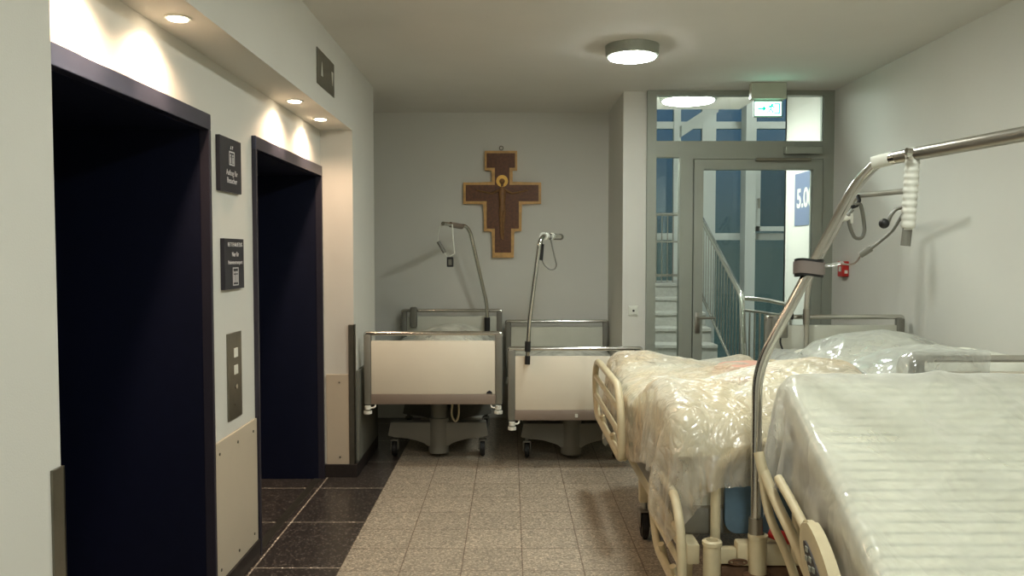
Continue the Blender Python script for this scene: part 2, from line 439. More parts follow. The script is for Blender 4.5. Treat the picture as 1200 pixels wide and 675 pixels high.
# lift doors
def lift_door(name, y0, y1, label):
    d = thing(name, label, 'lift door', (XE, (y0 + y1) / 2, 0), kind='structure')
    fw = .035
    bm = BM()
    box(bm, (XE - .02, y0, ZD - .055), (XE + .022, y1, ZD + .012), .003)
    obj('header', bm, BLUEF, d, False)
    for a in (y0, y1 - .022):
        bm = BM(); box(bm, (XE - .02, a, 0), (XE + .022, a + .022, ZD - .055), .002); obj('jamb', bm, mat('dark_jamb', (52, 50, 62), .4, .3), d, False)
    bm = BM(); D = 1.0
    box(bm, (XE - D, y1 - .02, 0), (XE - .02, y1 + .02, ZD)); box(bm, (XE - D, y0 - .02, 0), (XE - .02, y0 + .02, ZD)); box(bm, (XE - D, y0 + .02, ZD - .055), (XE - .02, y1 - .02, ZD))
    obj('reveal', bm, BLUE, d, False)
    for k in range(2):
        ym = (y0 + y1) / 2
        bm = BM(); box(bm, (XE - D - .05, y0 if k == 0 else ym + .003, 0), (XE - D - .01, ym - .003 if k == 0 else y1, ZD), .002); obj('door_panel', bm, BLUE, d, False)
    bm = BM(); box(bm, (XE - .05, y0 + .022, 0), (XE + .0, y1 - .022, .004)); obj('threshold', bm, STEEL, d, False)
    return d
lift_door('door_1', E1[0], E1[1], 'nearest lift opening clad in dark blue metal')
lift_door('door_2', E2[0], E2[1], 'farther lift opening clad in dark blue metal')

# wainscot panels, skirtings and corner guards
def panel_screws(lab, lo, hi, axis, ys, zs, nm):
    d = thing(nm, lab, 'wall panel', ((lo[0] + hi[0]) / 2, (lo[1] + hi[1]) / 2, 0), kind='structure')
    bm = BM(); box(bm, lo, hi, .002); obj('panel', bm, BEIGE, d, False)
    for a in ys:
        for z in zs:
            bm = BM()
            if axis == 'x': cyl(bm, (hi[0] - .001, a, z), (hi[0] + .003, a, z), .007, seg=10)
            else: cyl(bm, (a, lo[1] + .001, z), (a, lo[1] - .003, z), .006, seg=10)
            obj('screw', bm, STEEL, d)
    return d
panel_screws('beige laminate guard panel between the two lift doors', (XE, E1[1] + .01, .09), (XE + .012, E2[0] - .01, .715), 'x', (E1[1] + .07, 3.8, E2[0] - .07), (.14, .66), 'trim_1')
panel_screws('beige laminate guard panel at the far end of the lift recess', (XE + .03, 5.566, .09), (XL + .004, 5.58, .715), 'y', (XL - .1,), (.14, .66), 'trim_2')
bm = BM(); box(bm, (XL, 5.64, .09), (XL + .018, 6.45, .73), .002); struct('trim_3', bm, GREYP, 'grey guard panel on the wall beside the left parked bed', 'wall panel')
bm = BM(); box(bm, (XE, E1[1], 0), (XE + .02, E2[0], .09), .002); struct('baseboard_pier', bm, BLACKS, 'dark skirting under the panel between the lift doors', 'skirting')
bm = BM(); box(bm, (XE, 5.555, 0), (XL + .02, 5.58, .09), .002); box(bm, (XL, 5.58, 0), (XL + .02, 6.45, .09), .002); struct('baseboard_left', bm, BLACKS, 'dark skirting around the end of the lift recess', 'skirting')
bm = BM(); box(bm, (XR - .015, -3, 0), (XR, 6.5, .09), .002); struct('baseboard_right', bm, BLACKS, 'dark skirting along the right wall', 'skirting')
bm = BM(); box(bm, (XL - .035, 5.56, .09), (XL + .006, 5.582, 1.06), .002); box(bm, (XL - .001, 5.56, .09), (XL + .006, 5.62, 1.06), .002); struct('trim_4', bm, STEEL, 'steel corner guard at the far lift recess corner', 'corner guard')
bm = BM(); box(bm, (XL - .001, 1.885, .0), (XL + .006, 1.936, 1.04), .001); box(bm, (XL - .05, 1.93, .0), (XL + .006, 1.937, 1.04), .001); struct('trim_5', bm, STEEL, 'steel corner guard low on the nearest wall corner', 'corner guard')

# recessed spots
for i, (sy, lab) in enumerate(((2.43, 'first'), (2.93, 'round recessed spotlight above the nearest lift door'), (4.50, 'recessed spotlight above the near half of the farther lift door'), (5.10, 'recessed spotlight nearest the far end of the lift recess'))):
    if i == 0: lab = 'recessed spotlight hidden just above the picture edge over the nearest lift door'
    sx = -1.185
    d = thing('recessed_spotlight', lab, 'ceiling spotlight', (sx, sy, ZS - .006), 'recessed spotlights above the lift doors')
    bm = BM(); lathe(bm, [(.033, 0), (.046, 0), (.046, .005), (.033, .005)], (sx, sy, ZS - .0055), 28); obj('trim_ring', bm, WHITEP, d)
    bm = BM(); lathe(bm, [(.033, .0), (.034, .004)], (sx, sy, ZS - .0085), 24); obj('lens', bm, SPOTM, d)
    L = bpy.data.lights.new('spotlight', 'SPOT'); L.energy = 22; L.color = (1., .72, .47); L.spot_size = radians(70); L.spot_blend = .55; L.shadow_soft_size = .02
    lo = bpy.data.objects.new('spotlight_beam', L); COL.objects.link(lo); lo.parent = d; lo.location = (0, 0, -.01)
    lo.rotation_euler = (0, radians(33), 0)
    L2 = bpy.data.lights.new('spotlight_spill', 'SPOT'); L2.energy = 13; L2.spot_size = radians(150); L2.spot_blend = .6; L2.color = (1., .68, .46); L2.shadow_soft_size = .03
    l2 = bpy.data.objects.new('spotlight_spill', L2); COL.objects.link(l2); l2.parent = d; l2.location = (0, 0, -.02)

# ceiling lamps
def drum_lamp(x, y, z, r, lab, h=.07, group='round ceiling lamps in the corridor', m=LAMPM):
    d = thing('ceiling_lamp', lab, 'ceiling lamp', (x, y, z - h), group)
    bm = BM(); lathe(bm, [(r * .94, 0), (r, .004), (r * 1.03, h * .98), (r * .9, h - .001)], (x, y, z - h), 48); obj('housing', bm, GREYF, d)
    bm = BM(); lathe(bm, [(.02, -.024), (r * .6, -.02), (r * .88, -.008), (r * .93, .006)], (x, y, z - h), 48); obj('diffuser', bm, m, d)
    return d
LY = [5.18, 3.72, 1.8, .1, -1.6]  # the last three are unseen lamps, added as fill light
labs = ['round white ceiling lamp glowing in front of the glazed door', 'round white ceiling lamp just above the top picture edge', 'round fill lamp added overhead out of view, first', 'round fill lamp added overhead out of view, second', 'round fill lamp added overhead out of view, third']
for y, l in zip(LY, labs): drum_lamp(.77, y, ZC, .165, l)

# ------------------------------------------------------------------ glazed partition with door
d3 = thing('door_3', 'grey aluminium glazed partition and door to the stairwell', 'glass door', ((1.105 + XR) / 2, YP, 0), kind='structure')
ya, yb = YP - .03, YP + .05
bm = BM()
box(bm, (1.105, ya, 0), (1.178, yb, ZC)); box(bm, (XR - .085, ya, 0), (XR, yb, ZC)); box(bm, (1.178, ya, ZC - .04), (XR - .085, yb, ZC))
box(bm, (1.178, ya, 2.325), (XR - .085, yb, 2.455)); box(bm, (1.37, ya, 0), (1.475, yb, 2.325)); box(bm, (1.178, ya, 0), (1.37, yb, .12)); 
box(bm, (1.475, ya, 2.31), (XR - .085, yb, 2.325))
obj('frame', bm, GREYF, d3, False)
bm = BM(); box(bm, (1.178, YP + .005, 2.455), (XR - .085, YP + .013, ZC - .04)); obj('transom_pane', bm, GLASS, d3, False)
bm = BM(); box(bm, (1.178, YP + .005, .12), (1.37, YP + .013, 2.325)); obj('side_pane', bm, GLASS, d3, False)
bm = BM(); x0, x1 = 1.482, XR - .092
box(bm, (x0, ya - .012, .008), (x0 + .075, yb - .02, 2.305)); box(bm, (x1 - .078, ya - .012, .008), (x1, yb - .02, 2.305))
box(bm, (x0 + .075, ya - .012, 2.225), (x1 - .078, yb - .02, 2.305)); box(bm, (x0 + .075, ya - .012, .008), (x1 - .078, yb - .02, .17))
leaf = obj('door_leaf', bm, GREYF, d3, False)
bm = BM(); box(bm, (x0 + .075, YP - .004, .17), (x1 - .078, YP + .004, 2.225)); obj('door_pane', bm, GLASS, leaf, False)
bm = BM(); hx = x0 + .035; hy = ya - .012
cyl(bm, (hx, hy, 1.03), (hx, hy - .05, 1.03), .01); tube(bm, smooth_path([(hx, hy - .05, 1.03), (hx + .13, hy - .05, 1.03)], .02), .01); box(bm, (hx - .018, hy - .006, .9), (hx + .018, hy, 1.07), .003)
obj('handle', bm, DSTEEL, leaf)
bm = BM(); box(bm, (2.2, ya - .06, 2.345), (2.5, ya, 2.405), .006); obj('door_closer', bm, GREYF, d3, False)
bm = BM(); box(bm, (1.97, ya - .05, 2.29), (2.41, ya - .02, 2.315), .004); obj('closer_rail', bm, STEEL, d3, False)

# ------------------------------------------------------------------ stairwell behind
bm = BM(); box(bm, (-.2 + .917, 7.8, -2), (1.06, 10.7, 5.6)); struct('wall_stair_left', bm, WALL)
bm = BM(); box(bm, (1.06, YP + .08, -.1), (2.2, 7.8, 0.0)) ; struct('floor_stair', bm, FLOOR)
bm = BM(); box(bm, (.917, YP + .07, 2.95), (2.23, 7.95, 3.15)); struct('ceiling_stair', bm, CEIL, 'white ceiling slab of the stairwell behind the glass', 'ceiling')
bm = BM(); box(bm, (.8, YP + .07, 5.4), (4.6, 10.9, 5.6)); struct('ceiling_stairwell', bm, CEIL)
bm = BM(); box(bm, (.9, YP + .02, ZC + .001), (XR + .2, YP + .07, 5.4)); struct('wall_over_door', bm, WALL)
bm = BM(); box(bm, (4.4, 7.74, -2), (4.6, 10.9, 5.6)); box(bm, (XR, 7.7, -2), (4.6, 7.74, 5.6)); struct('wall_stair_right', bm, WALL)
bm = BM(); box(bm, (2.2, 6.7, -2.1), (4.6, 10.9, -2)); struct('floor_lower', bm, STAIRM)
drum_lamp(1.59, 7.3, 2.95, .25, 'bright round ceiling lamp in the stairwell behind the glass', .04, 'stairwell lamps', emat('stair_lamp', (.95, 1., .97), 72, True))
drum_lamp(3.3, 9.4, 5.4, .25, 'high ceiling lamp at the top of the stairwell', .06, 'stairwell lamps', emat('stair_lamp_2', (.95, 1., .97), 72, True))
# stairs
st = thing('staircase', 'grey stone stair flight rising behind the glazed door', 'stairs', (1.63, 7.6, 0))
for k in range(8):
    bm = BM(); y = 7.62 + k * .265; z = (k + 1) * .15
    box(bm, (1.07, y, z - .15 if k else 0), (2.16, 9.75, z - .035)); box(bm, (1.07, y - .02, z - .035), (2.16, y + .27 if k < 7 else 10.5, z), .004)
    obj('step', bm, STAIRM, st, False)
def bal(name, lab, path, r, posts, down, m=CHROME):
    d = thing(name, lab, 'stair railing', tuple(path[0][:2]) + (path[0][2] - down,))
    bm = BM(); tube(bm, smooth_path(path, .06), r); obj('handrail', bm, m, d)
    return d
A = Vector((2.2, 9.62, 2.08)); B = Vector((2.18, 7.62, 1.15))
d = bal('stair_balustrade', 'steel balustrade sloping down the stair flight', [A, B, (2.19, 7.55, .55)], .027, 0, .9)
bm = BM(); tube(bm, [A - Vector((0, 0, .86)), B - Vector((0, 0, .82))], .018); obj('lower_rail', bm, CHROME, d)
for k in range(17):
    t = (k + .5) / 17; p = A.lerp(B, t); bm = BM(); cyl(bm, p, p - Vector((0, 0, .86)), .0055, seg=8); obj('baluster', bm, DSTEEL, d)
d = bal('landing_balustrade', 'steel balustrade on the upper stair landing seen through the side pane', [(1.12, 9.8, 2.02), (2.12, 9.8, 2.02)], .02, 0, .82)
bm = BM(); box(bm, (1.12, 9.79, 1.68), (2.12, 9.81, 1.70)); box(bm, (1.12, 9.785, 1.27), (2.12, 9.815, 1.30)); obj('cross_rail', bm, DSTEEL, d, False)
for k in range(15):
    bm = BM(); x = 1.15 + k * .068; cyl(bm, (x, 9.8, 1.2), (x, 9.8, 2.02), .007, seg=8); obj('baluster', bm, DSTEEL, d)
d = bal('well_balustrade', 'steel balustrade level along the open stairwell right of the stair flight', [(2.19, 7.55, 1.13), (2.36, 7.52, 1.12), (2.6, 7.48, 1.07)], .02, 0, .95)
bm = BM(); tube(bm, [(2.19, 7.55, .15), (2.6, 7.48, .12)], .015); obj('lower_rail', bm, DSTEEL, d); bm = BM(); tube(bm, [(2.19, 7.55, 1.02), (2.6, 7.48, .97)], .012); obj('upper_rail', bm, DSTEEL, d)
for k in range(10):
    bm = BM(); t = k / 9; cyl(bm, (2.19 + .4 * t, 7.55 - .07 * t, .13), (2.19 + .4 * t, 7.55 - .07 * t, 1.0), .009, seg=8); obj('baluster', bm, DSTEEL, d)
# curtain wall
wd = thing('window_1', 'tall stairwell glazing with pale mullions, dark outside', 'window', (2.6, 10.7, -2), kind='structure')
bm = BM(); yw = 10.62
for a, b, m_ in ((1.06, 1.75, 0), (2.13, 2.22, 0), (2.5, 2.68, 0), (3.68, 3.8, 0)): box(bm, (a, yw, -2), (b, yw + .1, 5.4))
for z in (1.77, 3.22): box(bm, (1.06, yw + .01, z - .045), (4.4, yw + .09, z + .045))
box(bm, (1.06, yw, -2), (4.4, yw + .1, -1.9)); box(bm, (1.06, yw, 5.3), (4.4, yw + .1, 5.4)); obj('mullions', bm, WHITEF, wd, False)
bm = BM(); box(bm, (1.06, yw + .05, -1.9), (4.4, yw + .06, 5.3)); obj('pane', bm, WGLASS, wd, False)
bm = BM(); box(bm, (3.0, yw - .25, -2), (3.13, yw - .02, 5.4)); struct('trim_6', bm, WHITEF, 'pale square pillar in front of the stairwell windows', 'pillar')
bm = BM(); a, b, z0, z1 = 3.17, 3.66, 1.84, 2.78; yy = yw - .12
box(bm, (a, yy, z0), (a + .06, yy + .06, z1)); box(bm, (b - .06, yy, z0), (b, yy + .06, z1)); box(bm, (a, yy, z0), (b, yy + .06, z0 + .06)); box(bm, (a, yy, z1 - .06), (b, yy + .06, z1))
w2 = struct('window_2', bm, WHITEF, 'white casement window frame seen through the door glass', 'window')
bm = BM(); box(bm, (a + .06, yy + .025, z0 + .06), (b - .06, yy + .031, z1 - .06)); obj('pane', bm, WGLASS, w2, False)
bm = BM(); cyl(bm, (a + .03, yy, 2.25), (a + .03, yy - .04, 2.25), .01); box(bm, (a + .02, yy - .05, 2.13), (a + .04, yy - .035, 2.26)); obj('handle', bm, DSTEEL, w2, False)
bm = BM(); prism(bm, [(2.1, 2.98), (2.55, 3.28), (2.55, 3.42), (2.1, 3.12)], lambda u, v, dd: (u, dd, v), 10.0, 10.12); struct('trim_7', bm, WHITEF, 'slanting white stringer of the next stair flight', 'stair stringer')
# level sign on stair wall
sg = thing('level_sign', 'slate blue sign reading 5.00 on the white stairwell wall', 'sign', (XR, 7.05, 1.82))
bm = BM(); box(bm, (XR - .008, 6.72, 1.80), (XR, 7.44, 2.27)); obj('plate', bm, SIGNG, sg, False)
Mx = Matrix(((0, 0, -1, XR - .009), (-1, 0, 0, 7.385), (0, 1, 0, 2.035), (0, 0, 0, 1)))
text('lettering', '5.00', .235, WHITEP, sg, Mx, .001, .006, 'LEFT')

# ------------------------------------------------------------------ small wall things
# exit sign
ex = thing('exit_sign', 'lit green emergency exit sign hanging above the glazed door', 'exit sign', tuple(pt(900, 118, 6.3)))
c = pt(900, 109, 6.3)
bm = BM(); box(bm, (c.x - .135, 6.27, ZC - .125), (c.x + .135, 6.34, ZC), .004); obj('housing', bm, mat('sign_housing', (176, 178, 160), .5), ex, False)
bm = BM(); box(bm, (c.x - .11, 6.298, ZC - .262), (c.x + .11, 6.312, ZC - .125)); obj('panel_edge', bm, GREYP, ex, False)
zc = ZC - .196
bm = BM(); box(bm, (c.x - .10, 6.290, zc - .052), (c.x + .10, 6.297, zc + .052)); obj('lit_panel', bm, emat('sign_white', (.38, 1., .74), 5., True), ex, False)
bm = BM()
def P2(u, v, dd): return (c.x + u, dd, zc + v)
prism(bm, [(.045, .04), (.09, .04), (.09, -.04), (.045, -.04), (.045, -.032), (.08, -.032), (.08, .032), (.045, .032)], P2, 6.286, 6.29)      # doorway
prism(bm, [(-.08, .006), (-.04, .006), (-.04, .022), (-.015, 0), (-.04, -.022), (-.04, -.006), (-.08, -.006)], P2, 6.286, 6.29)            # arrow
cyl(bm, P2(.03, .03, 6.286), P2(.03, .03, 6.29), .009, seg=12)
for q in ([(.005, .018), (.03, .02), (.05, .006)], [(.028, .02), (.018, -.005), (.035, -.02), (.03, -.04)], [(.018, -.005), (.005, -.022), (-.008, -.03)], [(.028, .018), (.008, .01), (0, -.004)]):
    tube(bm, [P2(a, b, 6.288) for a, b in q], .0045, 6)
obj('pictogram', bm, emat('sign_green', (.0, .55, .32), 1.2, True), ex, False)
# switch
c = pt(742, 364, YP + .02)
sw = thing('wall_switch', 'small white square switch on the pier beside the glazed door', 'switch', (c.x, YP + .02, c.z - .04))
bm = BM(); box(bm, (c.x - .04, YP + .008, c.z - .04), (c.x + .04, YP + .02, c.z + .04), .004); obj('plate', bm, WHITEP, sw, False)
bm = BM(); box(bm, (c.x - .03, YP + .004, c.z - .03), (c.x + .03, YP + .008, c.z + .03), .002); obj('rocker', bm, WHITEP, sw, False)
bm = BM(); cyl(bm, (c.x, YP + .004, c.z), (c.x, YP, c.z), .009); obj('key_hole', bm, BLACK, sw)
# red call point
fc = thing('fire_call_point', 'small red fire call box on the right wall beside the door frame', 'call point', (XR, 6.3, 1.37))
bm = BM(); box(bm, (XR - .05, 6.24, 1.37), (XR, 6.34, 1.49), .006); obj('case', bm, RED, fc, False)
bm = BM(); box(bm, (XR - .035, 6.236, 1.395), (XR - .012, 6.241, 1.42)); obj('label_plate', bm, WHITEP, fc, False)
bm = BM(); box(bm, (XR - .053, 6.27, 1.41), (XR - .049, 6.31, 1.45)); obj('button', bm, WHITEP, fc, False)
# steel indicator plate on bulkhead
ip = thing('lift_indicator', 'square steel lift indicator plate high on the bulkhead', 'indicator panel', (XL, 4.83, 2.52))
def onwall(x, y0, y1): pass
bm = BM(); box(bm, (XL, 4.565, 2.50), (XL + .006, 5.0, 2.70), .001)
obj('plate', bm, STEEL, ip, False)
bm = BM()
prism(bm, [(4.65, 2.56), (4.69, 2.56), (4.67, 2.64)], lambda u, v, dd: (dd, u, v), XL + .006, XL + .009); obj('arrow', bm, WHITEP, ip, False); bm = BM(); prism(bm, [(4.92, 2.64), (4.96, 2.64), (4.94, 2.56)], lambda u, v, dd: (dd, u, v), XL + .006, XL + .009)
obj('arrow', bm, WHITEP, ip, False)
# signs on the pier between lifts: wall normal +X, reading direction -> +Y
def pier_sign(y0, y1, z0, z1, label):
    d = thing('lift_sign', label, 'sign', (XE, (y0 + y1) / 2, z0), 'black signs on the pier between the lifts')
    bm = BM(); box(bm, (XE, y0, z0), (XE + .02, y1, z1), .001); obj('plate', bm, SIGNB, d, False); return d
MX = lambda y, z: Matrix(((0, 0, 1, XE + .0205), (1, 0, 0, y), (0, 1, 0, z), (0, 0, 0, 1)))
y0, y1 = 3.60, 3.88; ym = (y0 + y1) / 2 + .01
s1 = pier_sign(y0, y1, 1.83, 2.075, 'upper black lift sign with pictogram on the pier between the lifts')
text('lettering', 'Aufzug für\nBesucher', .036, LETTER, s1, MX(ym, 1.90), .0006)
def frame2(bm, y, z, w, h, t, r=0):
    for a, b, c_, e in ((y - w, z - h, y + w, z - h + t), (y - w, z + h - t, y + w, z + h), (y - w, z - h, y - w + t, z + h), (y + w - t, z - h, y + w, z + h)):
        box(bm, (XE + .020, a, b), (XE + .0212, c_, e))
bm = BM(); frame2(bm, ym, 1.985, .036, .032, .006)
for k in (-1, 1):
    box(bm, (XE + .02, ym + k * .014 - .006, 1.962), (XE + .0212, ym + k * .014 + .006, 1.99)); cyl(bm, (XE + .02, ym + k * .014, 1.998), (XE + .0212, ym + k * .014, 1.998), .006, seg=10)
prism(bm, [(ym - .018, 2.026), (ym - .004, 2.026), (ym - .011, 2.042)], lambda u, v, dd: (dd, u, v), XE + .02, XE + .0212)
prism(bm, [(ym + .018, 2.042), (ym + .004, 2.042), (ym + .011, 2.026)], lambda u, v, dd: (dd, u, v), XE + .02, XE + .0212)
obj('pictogram', bm, LETTER, s1, False)
s2 = pier_sign(3.64, 3.90, 1.385, 1.618, 'lower black bed lift sign with framed pictogram on the pier between the lifts'); ym = 3.78
text('heading', 'BETTENAUFZUG', .027, LETTER, s2, MX(ym, 1.59), .0006)
text('lettering', 'Nur für', .03, LETTER, s2, MX(ym, 1.545), .0006)
text('lettering', 'Patiententransport', .026, LETTER, s2, MX(ym, 1.508), .0006)
bm = BM(); frame2(bm, ym, 1.443, .038, .042, .005)
for k in (-1, 0, 1):
    box(bm, (XE + .02, ym + k * .02 - .005, 1.415), (XE + .0212, ym + k * .02 + .005, 1.452)); cyl(bm, (XE + .02, ym + k * .02, 1.462), (XE + .0212, ym + k * .02, 1.462), .006, seg=10)
obj('pictogram', bm, LETTER, s2, False)
# button panel
bp = thing('call_button_panel', 'tall steel lift call button panel on the pier between the lifts', 'button panel', (XE, 3.79, .78))
bm = BM(); box(bm, (XE, 3.70, .775), (XE + .008, 3.885, 1.18), .001); obj('plate', bm, STEEL, bp, False)
for z in (1.085, 1.005):
    bm = BM(); box(bm, (XE + .008, 3.77, z - .022), (XE + .013, 3.82, z + .022), .002); obj('call_button', bm, WHITEP, bp, False)
bm = BM(); cyl(bm, (XE + .008, 3.795, .925), (XE + .014, 3.795, .925), .011); obj('key_switch', bm, CHROME, bp)
for z in (.84,):
    bm = BM(); cyl(bm, (XE + .008, 3.78, z), (XE + .010, 3.78, z), .005, seg=10); obj('screw', bm, CHROME, bp)

# wall cross
cy = YB
def cp(px, py): 
    v = pt(px, py, cy - .02); return v.x, v.z
cr = thing('wall_cross', 'large stepped wooden cross with pale edge and dark painted panel on the back wall', 'cross', (pt(589, 240, cy).x, cy, pt(589, 302, cy).z))
def outline(pts): return [cp(*p) for p in pts]
K = [(568, 177), (606, 177), (606, 200), (600, 200), (600, 214), (634, 214), (634, 239), (611, 239), (611, 271), (602, 271), (602, 302), (577, 302), (577, 271), (567, 271), (567, 239), (543, 239), (543, 214), (577, 214), (577, 200), (568, 200)]
bm = BM(); prism(bm, outline(K), lambda u, v, dd: (u, dd, v), cy - .045, cy - .001); bmesh.ops.bevel(bm, geom=[e for e in bm.edges if abs((e.verts[0].co - e.verts[1].co).y) < 1e-5 and e.verts[0].co.y < cy - .04], offset=.006, segments=2, affect='EDGES')
obj('edge_frame', bm, WOODE, cr, False)
K2 = [(570.5, 180), (603.5, 180), (603.5, 197), (597, 197), (597, 217), (631, 217), (631, 236), (608, 236), (608, 268), (599, 268), (599, 296), (580, 296), (580, 268), (570.5, 268), (570.5, 236), (546, 236), (546, 217), (580, 217), (580, 197), (570.5, 197)]
bm = BM(); prism(bm, outline(K2), lambda u, v, dd: (u, dd, v), cy - .050, cy - .044); obj('painted_panel', bm, WOODD, cr, False)
def c3(px, py, y=-.056):
    a, b = cp(px, py); return Vector((a, cy + y, b))
bm = BM()
tube(bm, [c3(588.5, 220), c3(588.5, 228), c3(588.5, 240), c3(588.5, 247)], .02, 12, radii=[.022, .036, .026, .032], )
tube(bm, [c3(587, 246), c3(587, 262), c3(588, 280)], .012, 8, radii=[.02, .014, .008]); tube(bm, [c3(590.5, 246), c3(590, 262), c3(589.5, 281)], .012, 8, radii=[.02, .014, .008])
for s in (-1, 1): tube(bm, [c3(588.5 + s * 3, 223), c3(588.5 + s * 12, 227), c3(588.5 + s * 22, 225), c3(588.5 + s * 30, 223)], .01, 8, radii=[.014, .011, .008, .007])
cyl(bm, c3(588.5, 219), c3(588.5, 214), .012)
obj('figure', bm, SKIN, cr)
bm = BM(); t_ = bmesh.new(); bmesh.ops.create_uvsphere(t_, u_segments=14, v_segments=10, radius=.026); merge(bm, t_, Matrix.Translation(c3(588.5, 213, -.062))); obj('figure_head', bm, SKIN, cr)
bm = BM(); q = c3(588.5, 212.5); cyl(bm, (q.x, cy - .052, q.z), (q.x, cy - .057, q.z), .055, seg=28); obj('halo', bm, GOLD, cr)
bm = BM(); q = c3(587.5, 173.5, -.02); tube(bm, [q + Vector((.018 * cos(a), 0, .018 * sin(a))) for a in [k * pi / 8 for k in range(16)]], .004, 6, closed=True); obj('hanging_ring', bm, STEEL, cr)

# ================================================================== BEDS
def caster(bed, x, y, r=.07, m=GREYP):
    bm = BM(); cyl(bm, (x, y, r * 1.9), (x, y, r * 2.8), .016); box(bm, (x - .03, y - .035, r * .9), (x - .022, y + .035, r * 2.1), .004); box(bm, (x + .022, y - .035, r * .9), (x + .03, y + .035, r * 2.1), .004); box(bm, (x - .03, y - .035, r * 1.95), (x + .03, y + .035, r * 2.15), .006)
    f = obj('caster', bm, m, bed)
    bm = BM(); t = bmesh.new(); bmesh.ops.create_cone(t, cap_ends=True, segments=28, radius1=r, radius2=r, depth=.034)
    bmesh.ops.bevel(t, geom=[e for e in t.edges if abs(e.verts[0].co.z - e.verts[1].co.z) < 1e-4], offset=.008, segments=2, affect='EDGES')
    merge(bm, t, Matrix.Translation((x, y, r)) @ Matrix.Rotation(pi / 2, 4, 'Y')); obj('wheel', bm, BLACK, f)

def end_board(bed, name, x0, x1, y, z0, z1, label=None, pm=None, dy=.05):
    """steel top rail on grey posts, pale panel and taupe foot band"""
    pw = .052
    bm = BM(); box(bm, (x0 + pw, y + .008, z0 + .075), (x1 - pw, y + dy - .008, z1 - .065), .004); e = obj(name, bm, pm or PANEL, bed)
    for a in (x0, x1 - pw):
        bm = BM(); box(bm, (a, y, z0), (a + pw, y + dy, z1 - .02), .012); obj('post', bm, GREYP, e)
    if label: e['label'] = label
    bm = BM(); tube(bm, smooth_path([(x0 + .01, y + dy / 2, z1 - .035), (x0 + .012, y + dy / 2, z1 - .012), (x1 - .012, y + dy / 2, z1 - .012), (x1 - .01, y + dy / 2, z1 - .035)], .02), .0155); obj('top_rail', bm, CHROME, e)
    bm = BM(); box(bm, (x0 + pw - .002, y + .002, z0 + .003), (x1 - pw + .002, y + dy - .004, z0 + .075), .004); obj('lower_band', bm, TAUPE, e)
    for s, a in ((-1, x0 + .03), (1, x1 - .03)):
        bm = BM(); cyl(bm, (a, y - .01, z0 - .03), (a, y - .01, z0 - .005), .022); cyl(bm, (a, y - .01, z0 - .06), (a, y - .01, z0 - .04), .03); tube(bm, smooth_path([(a, y - .01, z0 - .02), (a - s * .05, y + .0, z0 - .02), (a - s * .05, y + .02, z0 + .01)], .02), .006)
        obj('bumper_wheel', bm, WHITEP, e)
    return e

def grey_bed(label, xf, yf, xh, yh, zf, zh, chassis_y, low=.5, board_h=.52, head_mat=None, group=None):
    bed = thing('hospital_bed', label, 'hospital bed', ((xf[0] + xf[1]) / 2, (yf + yh) / 2, 0), 'grey hospital beds with pale end boards')
    xc = (xf[0] + xf[1]) / 2
    fb = end_board(bed, 'footboard', xf[0], xf[1], yf, zf - board_h, zf)
    hb = end_board(bed, 'headboard', xh[0], xh[1], yh - .05, zh - board_h, zh, pm=head_mat or MATT)
    zd = min(zf, zh) - board_h + .04
    bm = BM(); 
    for s in (-1, 1): box(bm, (xc + s * .40 - .02, yf + .05, zd), (xc + s * .40 + .02, yh - .05, zd + .06), .006)
    for k in range(7):
        y = yf + .12 + k * (yh - yf - .3) / 6; box(bm, (xc - .4, y, zd + .02), (xc + .4, y + .1, zd + .05), .004)
    obj('deck_frame', bm, GREYP, bed)
    bm = BM(); lump(bm, xc - .43, xc + .43, yf + .07, yh - .07, zd + .06, lambda x, y: zd + .20, 24, 40, .05, 3, .006); obj('mattress', bm, LINEN, bed)
    # chassis: lifting columns, arched cross beams, casters
    for i, y in enumerate((chassis_y, chassis_y + .85)):
        bm = BM(); lathe(bm, [(.078, .035), (.078, .30), (.062, .302), (.062, zd - .002)], (xc, y, 0), 32); obj('lifting_column', bm, GREYP, bed)
        bm = BM(); prof = [(-.36, .27), (.36, .27), (.38, .17), (.33, .155)]
        for k in range(1, 10):
            u = .33 - k * .025; prof.append((u, .155 - .045 * (k / 9) ** 2 * 1.0))
        prof += [(.08, .09), (-.08, .09)]
        for k in range(9, 0, -1):
            u = -.33 + k * .025; prof.append((u, .155 - .045 * (k / 9) ** 2))
        prof += [(-.33, .155), (-.38, .17)]
        prism(bm, prof, lambda u, v, dd: (xc + u, dd, v), y - .05, y + .05); obj('cross_beam', bm, GREYP, bed, False)
        for s in (-1, 1): caster(bed, xc + s * .335, y, .062)
    bm = BM(); box(bm, (xc - .04, chassis_y, .2), (xc + .04, chassis_y + .85, .26), .008); obj('base_beam', bm, GREYP, bed)
    bm = BM(); box(bm, (xc - .28, chassis_y - .05, zd - .03), (xc + .28, chassis_y + .05, zd - .005), .006); obj('support_plate', bm, GREYP, bed)
    return bed, zd, fb, hb

def trapeze(bed, pts, r, lab=None, rad=.09):
    bm = BM(); tube(bm, smooth_path(pts, rad, 10), r, 16); o = obj('trapeze_pole', bm, CHROME, bed)
    return o

